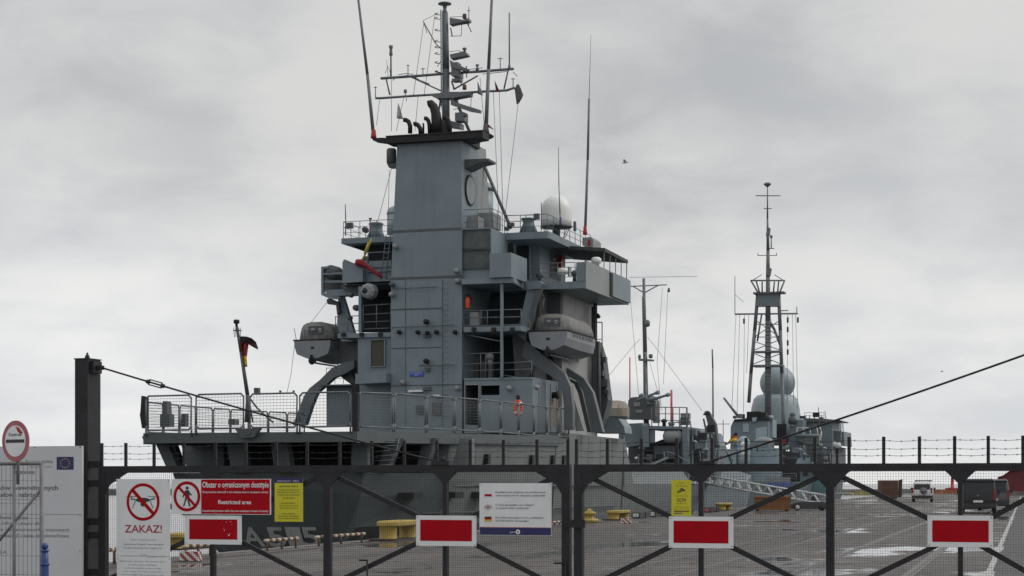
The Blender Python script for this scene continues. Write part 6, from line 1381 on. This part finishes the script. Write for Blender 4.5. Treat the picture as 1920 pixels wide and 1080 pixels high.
# gangway
def gpt(px, py, s): return Vector(((px-CX)/s, FPX/s, CAMH+(HOR-py)/s))
t = thing('gangway', 'white truss gangway sloping from the ships down to the quay', 'gangway', Frame(0, 0, 0), gpt(1560, 946, 24.7))
P0t, P1t, P0b, P1b = gpt(1318, 891, 20.5), gpt(1560, 931, 24.7), gpt(1318, 906, 20.5), gpt(1560, 948, 24.7)
off = Vector((.25, 1.0, 0))
ALU = mat('gangway_white', (.60, .60, .60), .45, var=.1, scale=3)
F0 = Frame(0, 0, 0)
for o in (Vector((0, 0, 0)), off):
    m = MB(F0); m.tube(P0t+o, P1t+o, .07, None, 6); m.tube(P0b+o, P1b+o, .085, None, 6)
    n = 24
    for k in range(n):
        a, b = k/n, (k+1)/n
        if k % 2 == 0: m.tube(P0b.lerp(P1b, a)+o, P0t.lerp(P1t, b)+o, .045, None, 5)
        else: m.tube(P0t.lerp(P1t, a)+o, P0b.lerp(P1b, b)+o, .045, None, 5)
    part('side_truss', m, ALU, t)
m = MB(F0); m.prism([P0b+Vector((0, 0, .02)), P1b+Vector((0, 0, .02)), P1b+off+Vector((0, 0, .02)), P0b+off+Vector((0, 0, .02))], (0, 0, .05)); part('walkway', m, GREYD, t)
m = MB(F0); c = P1b
m.tube(c+Vector((0, -.1, -.0)), c+Vector((0, 1.2, -.0)), .08, None, 8); part('roller', m, INK, t)
F = at(1562, 951, .1); t = thing('gangway_rail', 'thin pale handrail frame at the foot of the gangway', 'railing', F, (0, 0, 0))
m = MB(F); m.rail([(0, 0, 0), (1.4, 0, 0)], 1.0, 2, .7, .025); part('tube_frame', m, ALU, t)
# brown container
F = at(1652, 935, .12); wd = F.loc(1684, 925, 0).x; h = F.loc(1660, 900.5, 0).z
t = thing('rusty_container', 'rusty brown steel container standing alone left of the white car', 'container', F, (0, 0, 0))
m = MB(F); m.box((0, 0, .12), (wd, 4.6, h)); part('body', m, BROWNR, t)
m = MB(F); m.prism([(wd+.01, -.02, .15), (wd+.35, -.3, .15), (wd+.42, -.3, h+.12), (wd+.01, -.02, h)], (.03, .06, 0)); part('door', m, mat('container_door_dark', (.05, .05, .045), .7), t)
m = MB(F)
for k in range(6): x = wd*(k+.5)/6; m.box((x-.05, -.035, .25), (x+.05, -.001, h-.12))
part('corrugation', m, BROWNR, t)
m = MB(F); m.box((.1, .1, 0), (.4, 4, .119)); m.box((wd-.4, .1, 0), (wd-.1, 4, .119)); part('skid', m, INK, t)
# ------------------------------------------------------------------ vehicles, seen from behind
def ring_plan(w_, y0, y1, z, r=.12, n=4):
    pts = []
    for cx, cy, a0 in ((w_-r, y0+r, -PI/2), (w_-r, y1-r, 0), (-w_+r, y1-r, PI/2), (-w_+r, y0+r, PI)):
        for k in range(n+1): a = a0+PI/2*k/n; pts.append((cx+r*math.cos(a), cy+r*math.sin(a), z))
    return pts
def vehicle(name, label, F, W, H, L, paint, belt, extras, lower=INK, roof_in=.86, rear_slope=.12, nose=1.0, cat='van'):
    t = thing(name, label, cat, F, (0, 0, 0)); w_ = W/2
    wz = .33
    m = MB(F); rings = [ring_plan(w_*.93, .06, L-.08, .26), ring_plan(w_*.99, .0, L, .45), ring_plan(w_, .0, L-.02, .75), ring_plan(w_*.985, .02, L-.1, belt), ring_plan(w_*.97, .04, L-nose, belt+.06), ring_plan(w_*(roof_in+.04), rear_slope, L-nose-.55, H-.14), ring_plan(w_*roof_in, rear_slope+.08, L-nose-.7, H-.05), ring_plan(w_*(roof_in-.1), rear_slope+.25, L-nose-.9, H)]
    m.loft(rings, smooth=True); body = part('body', m, paint, t)
    def yr(z): return lerp(.04, rear_slope, max(0, min(1, (z-belt-.06)/(H-.2-belt))))
    z0, z1 = belt+.06, H-.2
    ww = lambda z: w_*lerp(.80, roof_in-.12, (z-z0)/(z1-z0))
    m = MB(F); m.prism([(-ww(z0), yr(z0)-.012, z0), (ww(z0), yr(z0)-.012, z0), (ww(z1), yr(z1)-.012, z1), (-ww(z1), yr(z1)-.012, z1)], (0, .02, 0)); part('rear_window', m, GLASSD, t)
    for sg in (-1, 1):
        xs0, xs1 = w_*.975, w_*(roof_in+.05)
        m = MB(F); m.prism([(sg*(xs0+.004), .5, z0+.02), (sg*(xs0+.004), L-nose-.25, z0+.02), (sg*(xs1+.004), L-nose-.7, z1), (sg*(xs1+.004), .45, z1)][::sg], (-.02*sg, 0, 0)); part('side_window', m, GLASSD, t)
        m = MB(F); m.box((sg*w_*.99, -.015, .78), (sg*w_*.84, .06, min(belt+.25, 1.28))); part('tail_light', m, mat('tail_light_red', (.28, .015, .02), .2), t)
        m = MB(F); m.box((sg*(w_+.02), L-nose-.1, belt+.02), (sg*(w_+.22), L-nose+.06, belt+.24)); part('mirror', m, INK, t)
        for y in (.75, L-.85):
            m = MB(F); m.lathe((sg*(w_-.12), y, wz), [(.2, -.11), (wz, -.09), (wz, .09), (.2, .11)], 20, 'x'); wl = part('wheel', m, BLACK, t)
            m = MB(F); m.lathe((sg*(w_-.02), y, wz), [(.2, -.03), (.2, .03)], 14, 'x'); part('rim', m, GALV, wl)
    m = MB(F); m.box((-w_*.97, -.10, .34), (w_*.97, -.001, .58)); part('bumper', m, lower, t)
    m = MB(F); m.box((-.26, -.115, .62), (.26, -.02, .74)); part('number_plate', m, SIGNW, t)
    extras(t, F, w_, H, L, yr); return t
DVAN = mat('van_black', (.008, .008, .010), .35, var=.1)
def ex1(t, F, w_, H, L, yr):
    m = MB(F); m.box((-w_*.86, .02, H-.16), (w_*.86, .2, H-.09)); part('roof_spoiler', m, DVAN, t)
    m = MB(F); m.box((-.004, yr(1.6)-.02, 1.05), (.004, yr(1.6)+.05, H-.2)); m.box((-.3, -.02, .9), (.3, .0, .97)); part('door_trim', m, INK, t)
    m = MB(F); m.lathe((0, -.012, 1.0), [(.07, -.004), (.07, .02)], 16, 'y'); part('round_badge', m, GALV, t)
    m = MB(F)
    for sg in (-1, 1): m.tube((sg*w_*.72, .4, H+.03), (sg*w_*.72, L-2.2, H+.03), .022, None, 6)
    part('roof_rail', m, GALV, t)
vehicle('parked_van', 'black van parked rear-on, the nearer of the two at the right', at(1834, 963, PHQ-.02), 1.98, 1.95, 4.9, DVAN, 1.05, ex1)
SVAN = mat('van_grey', (.10, .10, .11), .3, metal=.3, var=.1)
vehicle('parked_van', 'silver-edged dark van partly hidden behind the black van', at(1863, 957, PHQ-.02), 1.95, 1.95, 4.9, SVAN, 1.05, ex1)
def ex2(t, F, w_, H, L, yr):
    m = MB(F); m.box((-w_*.72, .7, H+.06), (w_*.92, 2.0, H+.16)); part('roof_rack', m, INK, t)
    m = MB(F)
    for x in (-.6, .6): m.tube((x, .9, H-.05), (x, .9, H+.06), .03, None, 5); m.tube((x, 1.8, H-.02), (x, 1.8, H+.06), .03, None, 5)
    part('rack_foot', m, INK, t)
    m = MB(F); m.lathe((.12, -.16, 1.0), [(.26, -.05), (.31, 0), (.31, .13), (.26, .15)], 22, 'y'); sw = part('spare_wheel', m, INKG, t)
    m = MB(F); m.lathe((.12, -.215, 1.0), [(.2, -.005), (.2, .01)], 18, 'y'); part('wheel_cover_disc', m, GALV, sw)
    m = MB(F); m.box((-w_*1.0, .0, .5), (-w_*1.03, 3.6, .62)); m.box((w_*1.0, .0, .5), (w_*1.03, 3.6, .62)); part('side_sill', m, INK, t)
vehicle('parked_car', 'white off-road car with black roof rack and rear spare wheel', at(1729, 941, PHQ-.03), 1.85, 1.82, 4.2, mat('car_white', (.72, .72, .71), .25, var=.03), 1.05, ex2, roof_in=.84, cat='car')
# red beacon, red shed, barriers far away
s = 5.67; F = Frame((1786-CX)/s, 600, 0); t = thing('harbour_beacon', 'thin red harbour beacon on the distant breakwater', 'beacon', F, (0, 0, -.6))
m = MB(F); m.lathe((0, 0, -.6), [(1.3, 0), (1.3, .8), (.55, .9), (.42, 4.9), (.7, 5.0), (.7, 5.2), (.35, 5.3), (.3, 5.9), (.05, 6.1)], 14); part('tower', m, RED, t)
m = MB(F); m.box((-2.2, -.8, -.8), (2.2, .8, .1)); part('base', m, RED, t)
s = 13.2; F = Frame((1872-CX)/s, FPX/s, PHQ-.02); xa = [F.loc(x, y, 0) for x, y in ((1872, 930), (1872, 896), (1882, 893), (1893, 885), (1925, 881), (1990, 890), (1990, 930))]
SHED = mat('shed_red', (.17, .022, .03), .6, var=.15, scale=.6, streak=.3, dirt=(.05, .02, .02))
t = thing('red_shed', 'dark red shed with stepped roof at the right edge behind the vans', 'shed', F, (xa[0].x, 0, 0))
m = MB(F); m.prism(xa, (0, 26, 0)); part('wall', m, SHED, t)
m = MB(F); m.prism([p+Vector((0, -.2, .03)) for p in xa[1:6]]+[p+Vector((0, -.2, .16)) for p in xa[5:0:-1]], (0, 26.4, 0)); part('roof', m, mat('shed_roof', (.08, .02, .025), .6), t)
m = MB(F); m.box((xa[0].x-.02, -.08, 0), (xa[-1].x, -.001, .55)); part('plinth', m, EDGE, t)
for k in range(9): x = lerp(xa[2].x, xa[5].x, (k+.5)/9); m = MB(F); m.box((x-.04, -.06, .56), (x+.04, -.001, 2.6)); part('wall_rib', m, SHED, t)
for (xa_, xb_, yb, h, mt, lb) in ((1588, 1655, 928, .55, mat('barrier_yellow', (.34, .30, .10), .7, var=.4, scale=.8), 'low yellowish barrier at the far end of the quay, left of the brown container'), (1742, 1800, 926, .65, mat('barrier_orange', (.30, .12, .06), .7, var=.4, scale=.8), 'low orange-brown barrier at the far end of the quay, right of the white car')):
    F = at(xa_, yb, 0); w_ = F.loc(xb_, yb, 0).x; t = thing('road_barrier', lb, 'barrier', F, (0, 0, 0), 'barriers at the far end of the quay')
    n = 6
    for k in range(n):
        m = MB(F); a, b = w_*k/n+.03, w_*(k+1)/n-.03; m.loft([[(a, 0, 0), (a, .1, h*.4), (a, .16, h), (a, .34, h), (a, .4, h*.4), (a, .5, 0)], [(b, 0, 0), (b, .1, h*.4), (b, .16, h), (b, .34, h), (b, .4, h*.4), (b, .5, 0)]]); part('barrier_block', m, mt, t, recalc=True)
# gulls
def gull(px, py, Y, sp, label):
    s = FPX/Y; F = Frame((px-CX)/s, Y, .4); z = CAMH+(HOR-py)/s; t = thing('gull', label, 'bird', F, (0, 0, z), 'gulls in the sky')
    m = MB(F)
    secs = []
    for u, f in ((-1, .1), (-.7, .5), (-.2, 1), (.3, .95), (.65, .6), (.8, .55), (1, .12)):
        secs.append([(sp*.32*u, .07*sp*f*math.cos(k*PI/4), z+.07*sp*f*math.sin(k*PI/4)+(.02 if u > .6 else 0)) for k in range(8)])
    m.loft(secs, smooth=True)
    for sg in (-1, 1):
        m.loft([[(.12*sp, 0, z+.02*sp), (0, 0, z+.04*sp), (-.12*sp, 0, z+.02*sp)], [(.14*sp, sg*.3*sp, z+.2*sp), (.02*sp, sg*.3*sp, z+.22*sp), (-.06*sp, sg*.3*sp, z+.2*sp)], [(-.05*sp, sg*.62*sp, z+.16*sp), (-.1*sp, sg*.62*sp, z+.165*sp), (-.12*sp, sg*.62*sp, z+.16*sp)]])
    part('body', m, mat('gull_grey', (.6, .6, .61), .8), t)
gull(1172, 305, 120, .8, 'gull flying in the grey sky right of the tall whip antenna')
gull(1766, 697, 200, .6, 'tiny distant gull above the steel cable at the right')
